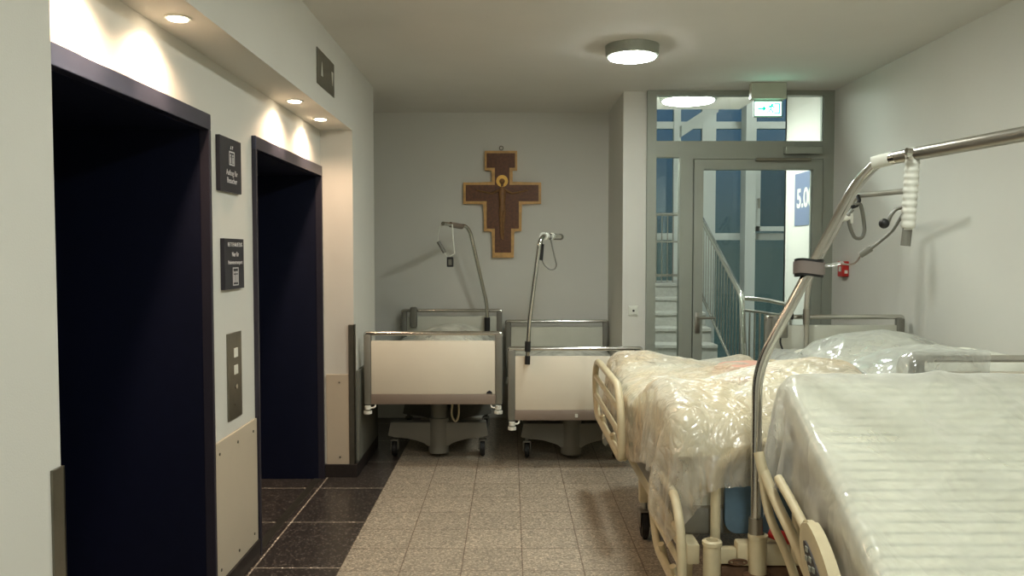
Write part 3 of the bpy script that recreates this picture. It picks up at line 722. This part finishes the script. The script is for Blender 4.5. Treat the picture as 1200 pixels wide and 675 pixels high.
# ---- left parked bed
bed1, zd, fb, hb = grey_bed('grey hospital bed with pale footboard parked left, next to the lift recess', (-1.04, -.055), 5.72, (-1.005, -.075), 7.5, .995, 1.035, 6.15)
P = [pt(571, 425, 7.38), pt(571, 358, 7.38), pt(551, 272, 7.25), pt(546, 265, 7.2), pt(519, 262, 6.85)]
tp = trapeze(bed1, P, .017)
bm = BM(); a, b = pt(541, 265.4, 7.14), pt(528, 263.2, 6.97); cyl(bm, a, b, .024); obj('sleeve', bm, TAUPE, tp)
bm = BM(); cyl(bm, pt(571, 392, 7.38), pt(571, 372, 7.38), .026); obj('clamp', bm, BLACK, tp)
ts = thing('trapeze_strap', 'white strap loop with grey buckle hanging from the left bed trapeze pole', 'strap', tuple(pt(527, 312, 6.87)))
bm = BM(); q = [pt(521, 262, 6.87), pt(516, 265, 6.87), pt(513, 276, 6.87), pt(514, 286, 6.87), pt(519, 294, 6.87), pt(524, 301, 6.87)]
tube(bm, q, .010, 8, flat=.004); tube(bm, [pt(530, 263, 6.9), pt(531, 280, 6.88), pt(532.5, 297, 6.87), pt(527, 301, 6.87)], .006, 8); obj('strap', bm, WHITEP, ts)
bm = BM(); a = pt(527.5, 307, 6.87); box(bm, (a.x - .028, a.y - .012, a.z - .042), (a.x + .028, a.y + .012, a.z + .042), .006); obj('buckle', bm, BLACK, ts, False)
bm = BM(); box(bm, (a.x - .014, a.y - .016, a.z - .026), (a.x + .014, a.y - .011, a.z + .022), .002); obj('buckle_plate', bm, GREYP, ts, False)
bm = BM(); tube(bm, [pt(513.5, 283, 6.86), pt(517, 289, 6.86), pt(521, 296, 6.86)], .016, 8); obj('strap_pad', bm, GREYP, ts)
hs = obj('handset', box(BM(), (pt(485, 370, 7.44).x - .032, 7.40, .87), (pt(485, 370, 7.44).x + .032, 7.445, 1.06), .012), GREYP, bed1)
bm = BM(); cx = -.53; yl = 6.05
tube(bm, smooth_path([(cx + .06, yl, zd - .02), (cx + .10, yl, zd - .06), (cx + .085, yl, zd - .18), (cx + .12, yl, zd - .24), (cx + .145, yl, zd - .18), (cx + .14, yl, zd - .04), (cx + .1, yl, zd - .01)], .05, 6), .008, 8); obj('cable', bm, CREAM, bed1)
bm = BM(); tube(bm, smooth_path([(cx - .22, yl, zd - .01), (cx - .2, yl, zd - .07), (cx - .12, yl, zd - .08), (cx - .06, yl, zd - .03)], .04, 6), .008, 8); obj('cable', bm, CREAM, bed1)
bm = BM(); a = pt(573.5, 459.5, 5.725); prism(bm, [(-.022, -.01), (.022, -.01), (.016, .002), (.0, .012), (-.016, .002)], lambda u, v, dd: (a.x + u, dd, a.z + v), 5.7235, 5.729); obj('maker_badge', bm, SIGNB, fb, False)
# ---- second parked bed
bed2, zd2, fb2, hb2 = grey_bed('grey hospital bed parked beside the pier, lower and right of its twin', (-.018, .94), 5.72, (-.045, .905), 7.5, .885, .935, 6.1, board_h=.525)
P = [pt(618, 424, 5.69), pt(620, 378, 5.69), pt(632.5, 283, 5.69), pt(637, 276.5, 5.75), pt(656, 277.5, 6.6)]
tp2 = trapeze(bed2, P, .0155, rad=.06)
bm = BM(); cyl(bm, pt(618, 427, 5.69), pt(618.3, 417, 5.69), .019); obj('end_cap', bm, BLACK, tp2)
bm = BM(); cyl(bm, pt(618.3, 412, 5.69), pt(618.6, 400, 5.69), .021); obj('clamp', bm, BLACK, tp2)
bm = BM(); a, b = pt(649, 277.2, 6.5), pt(657, 277.6, 6.75); cyl(bm, a, b, .026); obj('end_cap', bm, GREYP, tp2)
ts = thing('trapeze_strap', 'thin strap loop hanging from the short right-hand trapeze pole by the cross', 'strap', tuple(pt(648, 317, 6.0)))
bm = BM(); q = smooth_path([pt(645, 278, 5.98), pt(648.5, 296, 6), pt(652.5, 311, 6), pt(650, 316, 6), pt(644, 316, 6), pt(637, 310, 6), pt(634.5, 302, 6), pt(635.5, 280, 5.96)], .03, 5)
tube(bm, q, .0055, 8); obj('strap', bm, GREYP, ts)
bm = BM(); cyl(bm, pt(634, 305, 5.96), pt(635.5, 286, 5.96), .014); obj('strap_pad', bm, BLACK, ts)
bm = BM(); cyl(bm, pt(637, 277, 5.8), pt(640, 277, 5.95), .03); obj('collar', bm, WHITEP, ts); bm = BM(); cyl(bm, pt(645, 277, 6.1), pt(647, 277, 6.2), .026); obj('collar', bm, WHITEP, ts)
bm = BM(); cyl(bm, pt(641, 277, 6.0), pt(644, 277, 6.1), .024); obj('knob', bm, BLACK, ts)
bm = BM(); box(bm, (.46, 5.712, .385), (.48, 5.722, .41), .002); obj('tag', bm, WHITEP, fb2, False)
# bedding on the parked beds
def bedding(xc, y0, y1, z, peak, label, seed, cl):
    bm = BM(); lump(bm, xc - .40, xc + .40, y0, y1, z, lambda x, y: z + .04 + peak * math.exp(-((x - xc - .05) / .26) ** 2 - ((y - y1 + .45) / .35) ** 2), 30, 40, .08, seed, .02)
    tag(obj('folded_duvet', bm, LINEN), label, 'duvet', 'white duvets on the parked beds')
bedding(-.55, 6.0, 7.3, zd + .205, .14, 'white duvet heaped on the left parked bed', 3, 0)
bedding(.45, 5.9, 7.3, zd2 + .205, .05, 'white duvet lying on the lower parked bed by the pier', 11, 0)
def sheet_film(xc, hw, y0, y1, z, peak, ov, label, seed, mt, n=56, m_=64):
    def sdf(Q):
        a = sd_box(Q, np.array([xc, (y0 + y1) / 2, z - .12]), (hw, (y1 - y0) / 2, .16), .05)
        b = np.linalg.norm((Q - np.array([xc + .05, y1 - .45, z])) / np.array([.34, .42, peak + .05]), axis=-1) - 1
        return np.minimum(a, b * .2)
    Pp = drape([(xc - hw - ov, y0 + .02, z + .3), (xc + hw + ov, y0 + .02, z + .3), (xc + hw + ov, y1, z + .3), (xc - hw - ov, y1, z + .3)], n, m_, sdf, 70, 6, 1.01, seed, (xc - hw - .028, xc + hw + .028), fr=.9, pinz=z)
    tag(sheet('plastic_cover', Pp, mt), label, 'plastic cover', 'plastic dust covers on the beds')
sheet_film(-.55, .435, 5.84, 7.38, zd + .235, .14, .12, 'thin clear plastic cover over the left parked bed', 3, FILM_D)
sheet_film(.45, .435, 5.84, 7.38, zd2 + .235, .05, .12, 'thin clear plastic cover over the lower parked bed by the pier', 5, FILM_D)

# ---- bed C against the right wall
bed3, zd3, fb3, hb3 = grey_bed('grey hospital bed standing against the right wall under clear plastic', (1.66, 2.56), 3.32, (1.66, 2.56), 5.28, 1.125, 1.15, 3.7, board_h=.56, head_mat=MATT)
P = [pt(945, 445, 5.18), pt(945, 352, 5.18), pt(949, 325, 5.18), pt(1000, 234, 5.15), pt(1006, 229, 5.1), pt(1066, 223.5, 4.7)]
tp3 = trapeze(bed3, P, .0165, rad=.07); tp3.data.materials[0] = mat('satin_chrome', (176, 172, 160), .35, .55)
bm = BM(); cyl(bm, pt(945, 380, 5.18), pt(945, 362, 5.18), .022); obj('clamp', bm, DSTEEL, tp3)
hd = thing('grab_loop', 'grey triangular grab loop hanging from the far trapeze pole', 'grab handle', tuple(pt(1003, 283, 5.05)))
bm = BM(); q = [pt(1001, 240, 5.05), pt(1008, 238, 5.05), pt(1011, 250, 5.05), pt(1013.5, 270, 5.05), pt(1010, 279.5, 5.05), pt(1002, 279.5, 5.05), pt(997, 270, 5.05), pt(993, 252, 5.05)]
tube(bm, smooth_path(q + [pt(999, 246, 5.05)], .04, 5), .016, 8, flat=.011); obj('grip', bm, GREYP, hd)
bm = BM(); tube(bm, [pt(1005, 229, 5.07), pt(1007, 235, 5.05), pt(1004, 241, 5.05), pt(998, 243, 5.05)], .012, 8); obj('hook', bm, BLACK, hd)
bm = BM(); cyl(bm, pt(984, 257, 5.05), pt(998, 255, 5.05), .018); box(bm, tuple(pt(993, 262, 5.08)), tuple(pt(1000, 250, 5.02)), 0); obj('slider', bm, WHITEP, hd)
# handset hanging on its head rail
a = pt(913.5, 383, 5.2)
ho = thing('bed_handset', 'grey bed control box hung on the rail of the bed by the right wall', 'control box', (a.x, 5.2, a.z - .08))
bm = BM(); box(bm, (a.x - .05, 5.16, a.z - .07), (a.x + .045, 5.2, a.z + .065), .01); obj('case', bm, GREYP, ho)
bm = BM(); box(bm, (a.x - .032, 5.155, a.z - .045), (a.x + .03, 5.161, a.z + .045), .003); obj('keypad', bm, STEEL, ho, False)
bm = BM(); tube(bm, smooth_path([pt(915, 394, 5.18), pt(914, 402, 5.16), pt(917.5, 410, 5.15), pt(914, 414.5, 5.14)], .03, 5), .006, 8); obj('cable', bm, BLACK, ho)
bm = BM(); a2 = pt(925, 370, 5.25); cyl(bm, a2 - Vector((.03, 0, 0)), a2 + Vector((.02, 0, 0)), .026); obj('rail_knob', bm, BLACK, hb3)
zt = zd3 + .205
bm = BM(); lump(bm, 1.70, 2.5, 3.45, 5.1, zt, lambda x, y: zt + .12 + .15 * math.exp(-((y - 4.75) / .3) ** 2 - ((x - 2.15) / .35) ** 2) + .17 * math.exp(-((y - 3.75) / .35) ** 2 - ((x - 2.15) / .4) ** 2), 34, 50, .1, 21, .03)
tag(obj('folded_duvet', bm, LINEN), 'white bedding piled on the bed against the right wall', 'duvet')
def sdfC(Q):
    a = sd_box(Q, np.array([2.1, 4.3, zt - .16]), (.46, .95, .28), .08)
    b = (np.linalg.norm((Q - np.array([2.15, 4.72, zt + .05])) / np.array([.44, .46, .235]), axis=-1) - 1) * .25
    c_ = (np.linalg.norm((Q - np.array([2.0, 3.75, zt + .05])) / np.array([.46, .5, .25]), axis=-1) - 1) * .25
    r1 = sd_box(Q, np.array([2.11, 3.37, .9]), (.47, .055, .235), .02)
    return np.minimum(np.minimum(a, b), np.minimum(c_, r1))
Pp = drape([(1.40, 2.94, 1.3), (1.86, 2.98, 1.3), (2.72, 5.22, 1.3), (1.40, 5.22, 1.3)], 84, 120, sdfC, 110, 7, 1.015, 13, (1.612, 2.6), fr=.9, pinz=1.0)
Pp = crinkle(Pp, .009, 7, 8.)
tag(sheet('plastic_cover', Pp, FILM_C), 'glossy clear plastic cover crumpled over the bed against the right wall', 'plastic cover', 'plastic dust covers on the beds')

# ---- cream beds A (middle) and B (front right)
def hoop(pts, r, name, parent, m=CREAM, extra=(), rad=.09, lab=None):
    bm = BM(); tube(bm, smooth_path(pts, rad, 8), r, 12)
    for e in extra: tube(bm, e, r * .75, 10)
    o = obj(name, bm, m, parent)
    if lab: o['label'] = lab
    return o
bedA = thing('hospital_bed', 'old cream-framed hospital bed in the middle under crumpled yellowish plastic', 'hospital bed', (1.08, 4.1, 0), 'old cream-framed hospital beds')
bm = BM()
for s in (.70, 1.44): box(bm, (s - .025, 3.05, .36), (s + .025, 5.25, .44), .008)
for y in (3.6, 4.2, 4.8, 5.2): box(bm, (.7, y, .37), (1.44, y + .05, .42), .006)
obj('frame', bm, CREAM, bedA)
bm = BM(); box(bm, (.86, 3.02, .365), (1.56, 3.08, .455), .01); box(bm, (.74, 3.03, .37), (.86, 3.07, .43), .006)
eb = obj('end_bar', bm, CREAM, bedA)
a = pt(865, 659, 3.015); bm = BM(); tube(bm, [(a.x + .034 * cos(t), 3.017, a.z + .010 * sin(t)) for t in [k * pi / 12 for k in range(24)]], .004, 6, closed=True); box(bm, (a.x - .02, 3.014, a.z - .003), (a.x + .02, 3.019, a.z + .004)); obj('maker_badge', bm, RUST, eb)
bm = BM(); box(bm, (.80, 3.03, .315), (1.56, 3.09, .36), .008); obj('lower_bar', bm, RUST, bedA)
for x in (pt(832, 650, 3.03).x, pt(885, 650, 3.03).x):
    bm = BM(); lathe(bm, [(.03, -.16), (.033, -.15), (.033, -.02), (.037, -.018), (.037, -.004), (.03, 0), (.022, 0), (.02, -.06)], (x, 3.0, .475 if x < .8 else .50), 28); so = obj('pole_socket', bm, CREAM, bedA)
    bm = BM(); zz = (.475 if x < .8 else .50) - .16; lathe(bm, [(.05, -.02), (.055, 0), (.03, .012)], (x, 3.0, zz), 24); obj('bumper', bm, RUST, so)
bm = BM(); lump(bm, .66, 1.48, 3.18, 5.2, .55, lambda x, y: .74, 26, 50, .06, 4, .008); obj('mattress', bm, MATT, bedA)
bm = BM(); box(bm, (.66, 3.15, .44), (1.48, 5.22, .55), .02); obj('deck', bm, GREYP, bedA)
# near-end board: cream hoop with blue panel
yh_ = 3.12
hbA = hoop([(.80, yh_, .42), (.80, yh_, .64), (.815, yh_, .74), (.95, yh_, .82), (1.28, yh_, .82), (1.42, yh_, .74), (1.435, yh_, .64), (1.435, yh_, .42)], .02, 'headboard', bedA, rad=.1)
bm = BM(); prism(bm, [(cx_ + .05 * cos(radians(t0 + k * 15)), cz_ + .05 * sin(radians(t0 + k * 15))) for cx_, cz_, t0 in ((1.35, .68, 0), (.885, .68, 90), (.885, .51, 180), (1.35, .51, 270)) for k in range(7)], lambda u, v, dd: (u, dd, v), yh_ - .008, yh_ + .012); o = obj('panel', bm, BLUEP, hbA, False); o['label'] = 'blue panel with rounded corners'
bm = BM(); tube(bm, smooth_path([(.98, 3.02, .50), (1.01, 3.0, .49), (1.06, 3.02, .47), (1.1, 3.04, .46)], .03), .022, 10); o = obj('release_lever', bm, RED, bedA); o['label'] = 'red release lever'
fbA = hoop([(.72, 5.28, .42), (.72, 5.28, .80), (1.44, 5.28, .80), (1.44, 5.28, .42)], .02, 'footboard', bedA)
bm = BM(); box(bm, (.75, 5.27, .46), (1.41, 5.29, .74), .01); obj('panel', bm, BLUEP, fbA, False)
def side_rail(bed, x, y0, y1, z0, z1, r=.016, tilt=0., nb=2, extra=True):
    """closed hoop with sloping inner bars"""
    T = lambda y, z: (x + (z - z0) * tilt, y, z)
    bm = BM(); pts = [T(y0 + .02, z0), T(y0, z0 + .08), T(y0, z1 - .12), T(y0 + .1, z1), T(y1 - .18, z1), T(y1 - .02, z1 - .07), T(y1, z0 + .12), T(y1 - .1, z0)]
    ring = []
    for i in range(len(pts)):
        a, p, b = Vector(pts[i - 1]), Vector(pts[i]), Vector(pts[(i + 1) % len(pts)])
        rr = min(.09, (a - p).length * .45, (b - p).length * .45); s = p + (a - p).normalized() * rr; e = p + (b - p).normalized() * rr
        for k in range(6):
            u = k / 5; ring.append(s * (1 - u) ** 2 + p * 2 * u * (1 - u) + e * u * u)
    tube(bm, ring, r, 12, closed=True)
    o = obj('side_rail', bm, CREAM, bed)
    for k in range(nb):
        z = z0 + (z1 - z0) * (k + 1) / (nb + 1)
        bm = BM(); tube(bm, [T(y0 + .01, z), T(y1 - .03, z - .0)], r * .72, 10); obj('rail_bar', bm, CREAM, o)
    for y in (y0 + (y1 - y0) * .3, y0 + (y1 - y0) * .7):
        bm = BM(); tube(bm, smooth_path([T(y, z0 + .05), (x + .03, y + .03, z0 - .05), (x + .08, y + .05, z0 - .1)], .03), r * .8, 10)
        obj('rail_arm', bm, CREAM, o)
    return o
side_rail(bedA, .555, 4.0, 5.22, .52, .88, .02, -.02)
side_rail(bedA, .645, 2.98, 3.6, .26, .62, .018, -.03)
side_rail(bedA, 1.54, 3.9, 4.95, .55, .915, .018, 0)
for x, y in ((.73, 4.36), (.73, 3.35), (1.42, 3.35), (1.42, 4.9)):
    caster(bedA, x, y, .075, DSTEEL)
for x, y in ((.73, 4.36), (.73, 3.35), (1.42, 3.35), (1.42, 4.9)):
    pass
for x, y in ((.73, 4.36), (.73, 3.35), (1.42, 3.35), (1.42, 4.9)):
    bm = BM(); box(bm, (x - .03, y - .03, .2), (x + .03, y + .03, .37), .006); obj('leg', bm, CREAM, bedA)
# trapeze pole of bed A
xp = pt(885, 640, 3.0).x
P = [(xp, 3.0, .44), pt(887.5, 432, 3.0), pt(1003, 216, 2.9), pt(1030, 188, 2.86), pt(1200, 158, 2.3), pt(1300, 136, 2.08)]
bm = BM(); path = smooth_path(P[:4] + [pt(1052, 184.5, 2.77)], .10, 12); tube(bm, path, .0195, 20); tpA = obj('trapeze_pole', bm, CHROME, bedA)
bm = BM(); tube(bm, [pt(1048, 185, 2.79), pt(1200, 157, 2.3), pt(1300, 137, 2.08)], .022, 20); o = obj('arm_sleeve', bm, DSTEEL, tpA)
bm = BM(); tube(bm, [pt(1022, 191, 2.85), pt(1034, 188, 2.83), pt(1046, 185.5, 2.8)], .0225, 16, radii=[.0215, .0235, .0225]); o = obj('tape_wrap', bm, WHITEP, tpA)
bm = BM(); cyl(bm, (xp, 3.0, .5), (xp, 3.0, .56), .026); obj('collar', bm, DSTEEL, tpA)
# ribbed grip with straps
g = thing('ribbed_grip', 'white ribbed plastic grip hanging from the near trapeze arm', 'grip', tuple(pt(1062, 289, 2.72)))
bm = BM(); pts = []; rad = []
A0, A1 = pt(1070.5, 173, 2.70), pt(1063.5, 269, 2.72)
for k in range(73):
    t = k / 72; pts.append(A0.lerp(A1, t)); rad.append(.0225 + .0013 * sin(t * 2 * pi * 12) - (.006 if t < .02 or t > .98 else 0))
tube(bm, pts, .02, 16, radii=rad); obj('grip_sleeve', bm, WHITEP, g)
bm = BM(); tube(bm, [pt(1063.5, 267, 2.72), pt(1061, 288, 2.72)], .017, 12, flat=.01); obj('strap_end', bm, GREYP, g)
bm = BM(); cyl(bm, pt(1062, 177.5, 2.66), pt(1068, 178, 2.66), .012); tube(bm, [pt(1065, 174, 2.7), pt(1066, 186, 2.7)], .012, 8); obj('bolt', bm, CHROME, g)
sp = thing('safety_strap', 'grey webbing strap and dark cuff slung from the grip to the near trapeze pole', 'strap', tuple(pt(948, 324, 2.95)))
bm = BM(); tube(bm, smooth_path([pt(1058, 251, 2.73), pt(1046, 271, 2.75), pt(1034, 281, 2.77), pt(1020, 292, 2.8)], .05, 6), .012, 8, flat=.005); tube(bm, smooth_path([pt(1058, 243, 2.73), pt(1050, 245, 2.74), pt(1044, 252, 2.74), pt(1040, 263, 2.75)], .03, 6), .012, 8, flat=.006); obj('webbing', bm, GREYP, sp)
bm = BM(); t = bmesh.new(); bmesh.ops.create_uvsphere(t, u_segments=16, v_segments=10, radius=.017); merge(bm, t, Matrix.Translation(pt(1036, 262, 2.74))); obj('knob', bm, BLACK, sp)
bm = BM(); cyl(bm, pt(1021, 291, 2.8), pt(1008, 299, 2.82), .011); obj('clip', bm, GREYP, sp)
bm = BM(); tube(bm, smooth_path([pt(1009, 299, 2.82), pt(1003, 308, 2.84), pt(996, 310.5, 2.86), pt(985, 309, 2.88)], .03, 6), .0035, 8); obj('cord', bm, TAUPE, sp)
bm = BM(); tube(bm, [pt(962, 312, 2.94), pt(974, 311, 2.92), pt(987, 308, 2.89)], .016, 10, flat=.006); o = obj('clear_tube', bm, FILM_C, sp)
c = pt(948, 313.5, 2.945)
def ring(r, h, m, nm):
    bm = BM(); seg = 32
    prof = [(r, -h), (r + .004, -h), (r + .004, h), (r, h)]
    R = [[bm.verts.new((c.x + q * 1.0 * cos(2 * pi * k / seg), c.y + q * .8 * sin(2 * pi * k / seg), c.z + z + .004 * sin(2 * pi * k / seg * 2))) for k in range(seg)] for q, z in prof]
    for i in range(4):
        for k in range(seg): bm.faces.new((R[i][k], R[i][(k + 1) % seg], R[(i + 1) % 4][(k + 1) % seg], R[(i + 1) % 4][k]))
    return obj(nm, bm, m, sp)
ring(.048, .031, BLACK, 'cuff'); ring(.0525, .022, mat('grey_felt', (126, 116, 110), .9), 'cuff_band')

# blankets on bed A
def ztopA(x, y):
    z = .80 + .2 * math.exp(-((y - 3.55) / .42) ** 2) * (1 - .3 * math.exp(-((x - .7) / .25) ** 2)) + .06 * math.exp(-((y - 5.0) / .2) ** 2)
    return z + .03 * sin(x * 7 + y * 3)
bm = BM(); lump(bm, .64, 1.50, 3.16, 5.18, .75, ztopA, 44, 90, .1, 31, .05); tag(obj('rumpled_duvet', bm, YELLOW), 'yellowish rumpled bedding under the plastic on the middle bed', 'duvet')
bm = BM(); lump(bm, 1.14, 1.46, 4.30, 4.62, .865, lambda x, y: .945, 20, 20, .08, 41, .01); tag(obj('cushion', bm, PINK), 'small pinkish cushion showing through the plastic on the middle bed', 'cushion')
def sdfA(Q):
    x, y, z = Q[..., 0], Q[..., 1], Q[..., 2]
    zt_ = .80 + .2 * np.exp(-((y - 3.55) / .42) ** 2) * (1 - .3 * np.exp(-((x - .7) / .25) ** 2)) + .06 * np.exp(-((y - 5.0) / .2) ** 2) + .03 * np.sin(x * 7 + y * 3) + .03
    zt_ = zt_ + .10 * np.exp(-((x - 1.3) / .2) ** 2 - ((y - 4.46) / .2) ** 2)
    a = sd_box(np.stack([x, y, z - zt_], -1), np.array([1.07, 4.17, -.25]), (.45, 1.05, .27), .09)
    b = sd_box(Q, np.array([1.1, 3.16, .52]), (.33, .07, .3), .02)
    return np.minimum(a * .8, b)
Pp = drape([(.37, 2.93, 1.14), (1.80, 2.93, 1.14), (1.80, 5.48, 1.14), (.38, 5.45, 1.14)], 104, 150, sdfA, 130, 7, 1.03, 5, (.2, 1.60), rough=.014, stiff=.12, fr=.9, pinz=.8)
Pp = crinkle(Pp, .0075, 8, 3.)
tag(sheet('plastic_cover', Pp, FILM_A), 'crumpled yellowish plastic cover over the middle cream bed', 'plastic cover', 'plastic dust covers on the beds')

# ---- bed B
bedB = thing('hospital_bed', 'cream-railed hospital bed at the front right under a large white plastic cover', 'hospital bed', (1.5, 1.7, 0), 'old cream-framed hospital beds')
bm = BM()
for s in (1.06, 1.86): box(bm, (s - .025, .6, .36), (s + .025, 2.82, .44), .008)
for y in (.6, 1.3, 2.0, 2.77): box(bm, (1.06, y, .37), (1.86, y + .05, .43), .006)
obj('frame', bm, CREAM, bedB)
bm = BM(); box(bm, (1.0, .62, .44), (1.92, 2.1, .52), .015); obj('deck', bm, GREYP, bedB)
PV = Vector((0, 2.08, .52)); TILT = math.atan2(.46, .86)
def Rt(y, z):  # local along backrest
    return (PV.y + y * cos(TILT) - z * sin(TILT), PV.z + y * sin(TILT) + z * cos(TILT))
MB_ = Matrix.Translation((0, PV.y, PV.z)) @ Matrix.Rotation(TILT, 4, 'X')
bm = BM(); box(bm, (1.0, 0, -.05), (1.92, .97, 0), .012, M=MB_); obj('backrest', bm, GREYP, bedB)
bm = BM(); cyl(bm, (1.2, 2.6, .42), (1.2, 2.78, .85), .02); cyl(bm, (1.72, 2.6, .42), (1.72, 2.78, .85), .02); obj('backrest_strut', bm, STEEL, bedB)
bm = BM(); box(bm, (.985, .02, .002), (1.935, .99, .13), .035, 4, MB_); box(bm, (.985, .62, .522), (1.935, 2.12, .645), .035, 4); obj('mattress', bm, TICK, bedB)
for x, y in ((1.1, .8), (1.82, .8), (1.1, 2.62), (1.82, 2.62)): caster(bedB, x, y, .075, DSTEEL)
for x in (1.1, 1.82):
    for y in (.8, 2.62):
        bm = BM(); box(bm, (x - .03, y - .03, .2), (x + .03, y + .03, .37), .006); obj('leg', bm, CREAM, bedB)
# left side rail with control panel
bm = BM()
tube(bm, smooth_path([pt(893, 548, 2.86), pt(897, 585, 2.86), pt(904, 612, 2.84), pt(922, 648, 2.78), pt(936, 690, 2.72), pt(950, 720, 2.7)], .06, 6), .016, 12)
tube(bm, smooth_path([pt(895, 552, 2.86), pt(910, 590, 2.8), pt(930, 630, 2.68), pt(955, 690, 2.55), pt(965, 730, 2.5)], .06, 6), .019, 12)
tube(bm, smooth_path([pt(912, 560, 2.78), pt(930, 592, 2.66), pt(945, 622, 2.56), pt(950, 640, 2.52)], .06, 6), .016, 12)
tube(bm, [pt(889, 530, 2.88), pt(893, 548, 2.86), pt(895, 556, 2.86)], .019, 12)
srB = obj('side_rail', bm, CREAM, bedB)
# broad moulded rail head with oval keypad, lying in the side plane of the bed
xr = .93
bm = BM(); cyp, czp = 2.36, .565
prism(bm, [(cyp + .17 * cos(t) - .02 * sin(t), czp + .10 * sin(t) + .12 * cos(t)) for t in [k * pi / 20 for k in range(40)]], lambda u, v, dd: (dd, u, v), xr - .016, xr + .02)
bmesh.ops.bevel(bm, geom=[e for e in bm.edges if abs(e.verts[0].co.x - e.verts[1].co.x) < 1e-5], offset=.008, segments=2, affect='EDGES'); hd = obj('rail_head', bm, CREAM, srB)
bm = BM(); prism(bm, [(cyp + .12 * cos(t), czp + .038 * sin(t) + .09 * cos(t)) for t in [k * pi / 16 for k in range(32)]], lambda u, v, dd: (dd, u, v), xr - .021, xr - .015); kp = obj('keypad', bm, mat('keypad_dark', (62, 58, 56), .5), srB, False)
kp['label'] = 'dark oval keypad with pale buttons'
bm = BM()
for k in range(-3, 4):
    for s in (-1, 1):
        u = k * .029; yy, zz = cyp + u, czp + u * .75 + s * .014; box(bm, (xr - .024, yy - .009, zz - .008), (xr - .02, yy + .009, zz + .008), .001)
obj('keypad_buttons', bm, GREYF, srB, False)
hoop([(1.05, 2.93, .42), (1.05, 2.93, .84), (1.87, 2.93, .84), (1.87, 2.93, .42)], .018, 'headboard', bedB)
c_, s_ = cos(TILT), sin(TILT)
Rm = np.array([[1, 0, 0], [0, c_, -s_], [0, s_, c_]])
cb = np.array([1.46, *Rt(.50, -.075)])
def sdfB(Q):
    a = sd_box(Q, cb, (.485, .52, .215), .03, Rm)
    b = sd_box(Q, np.array([1.46, 1.36, .46]), (.485, .80, .20), .04)
    return np.minimum(a, b)
Pp = drape([(.84, .45, .85), (2.22, .45, .85), (2.22, 3.2, 1.36), (.70, 3.24, 1.36)], 100, 140, sdfB, 130, 7, 1.012, 8, None, rough=.008, stiff=.3, fr=.95)
Pp = crinkle(Pp, .004, 4, 1.)
for i in range(Pp.shape[0]):
    for j in range(Pp.shape[1]):
        v = Pp[i, j]; a_ = (v[0] * .78 + v[1] * .62); b_ = (-v[0] * .62 + v[1] * .78)
        f_ = 1 - abs(noise.noise(Vector((a_ * 1.1, b_ * 4.2, 3.3)))) * 5
        Pp[i, j, 2] += .013 * max(0, f_) ** 2
cvB = sheet('plastic_cover', Pp, FILM_B)
tag(cvB, 'large milky white plastic cover over the front right bed', 'plastic cover', 'plastic dust covers on the beds')

# ================================================================== WORLD, COLOUR
w = bpy.data.worlds.new('dusk'); SC.world = w; w.use_nodes = True
bg = w.node_tree.nodes['Background']; wn = w.node_tree
tcw = wn.nodes.new('ShaderNodeTexCoord'); sx_ = wn.nodes.new('ShaderNodeSeparateXYZ'); rw = wn.nodes.new('ShaderNodeValToRGB')
wn.links.new(tcw.outputs['Generated'], sx_.inputs[0]); wn.links.new(sx_.outputs['Z'], rw.inputs['Fac']); wn.links.new(rw.outputs[0], bg.inputs[0])
rw.color_ramp.elements[0].position = 0; rw.color_ramp.elements[0].color = (.05, .066, .06, 1)
rw.color_ramp.elements[1].position = .2; rw.color_ramp.elements[1].color = (.06, .10, .17, 1)
bg.inputs[1].default_value = 1.3
SC.view_settings.view_transform = 'Standard'; SC.view_settings.look = 'None'; SC.view_settings.gamma = 1
SC.view_settings.use_curve_mapping = False; SC.view_settings.exposure = .7
SC.cycles.transparent_max_bounces = 24; SC.cycles.max_bounces = 10; SC.cycles.caustics_reflective = False; SC.cycles.caustics_refractive = False
SC.cycles.sample_clamp_indirect = 6
SC.cycles.use_denoising = True
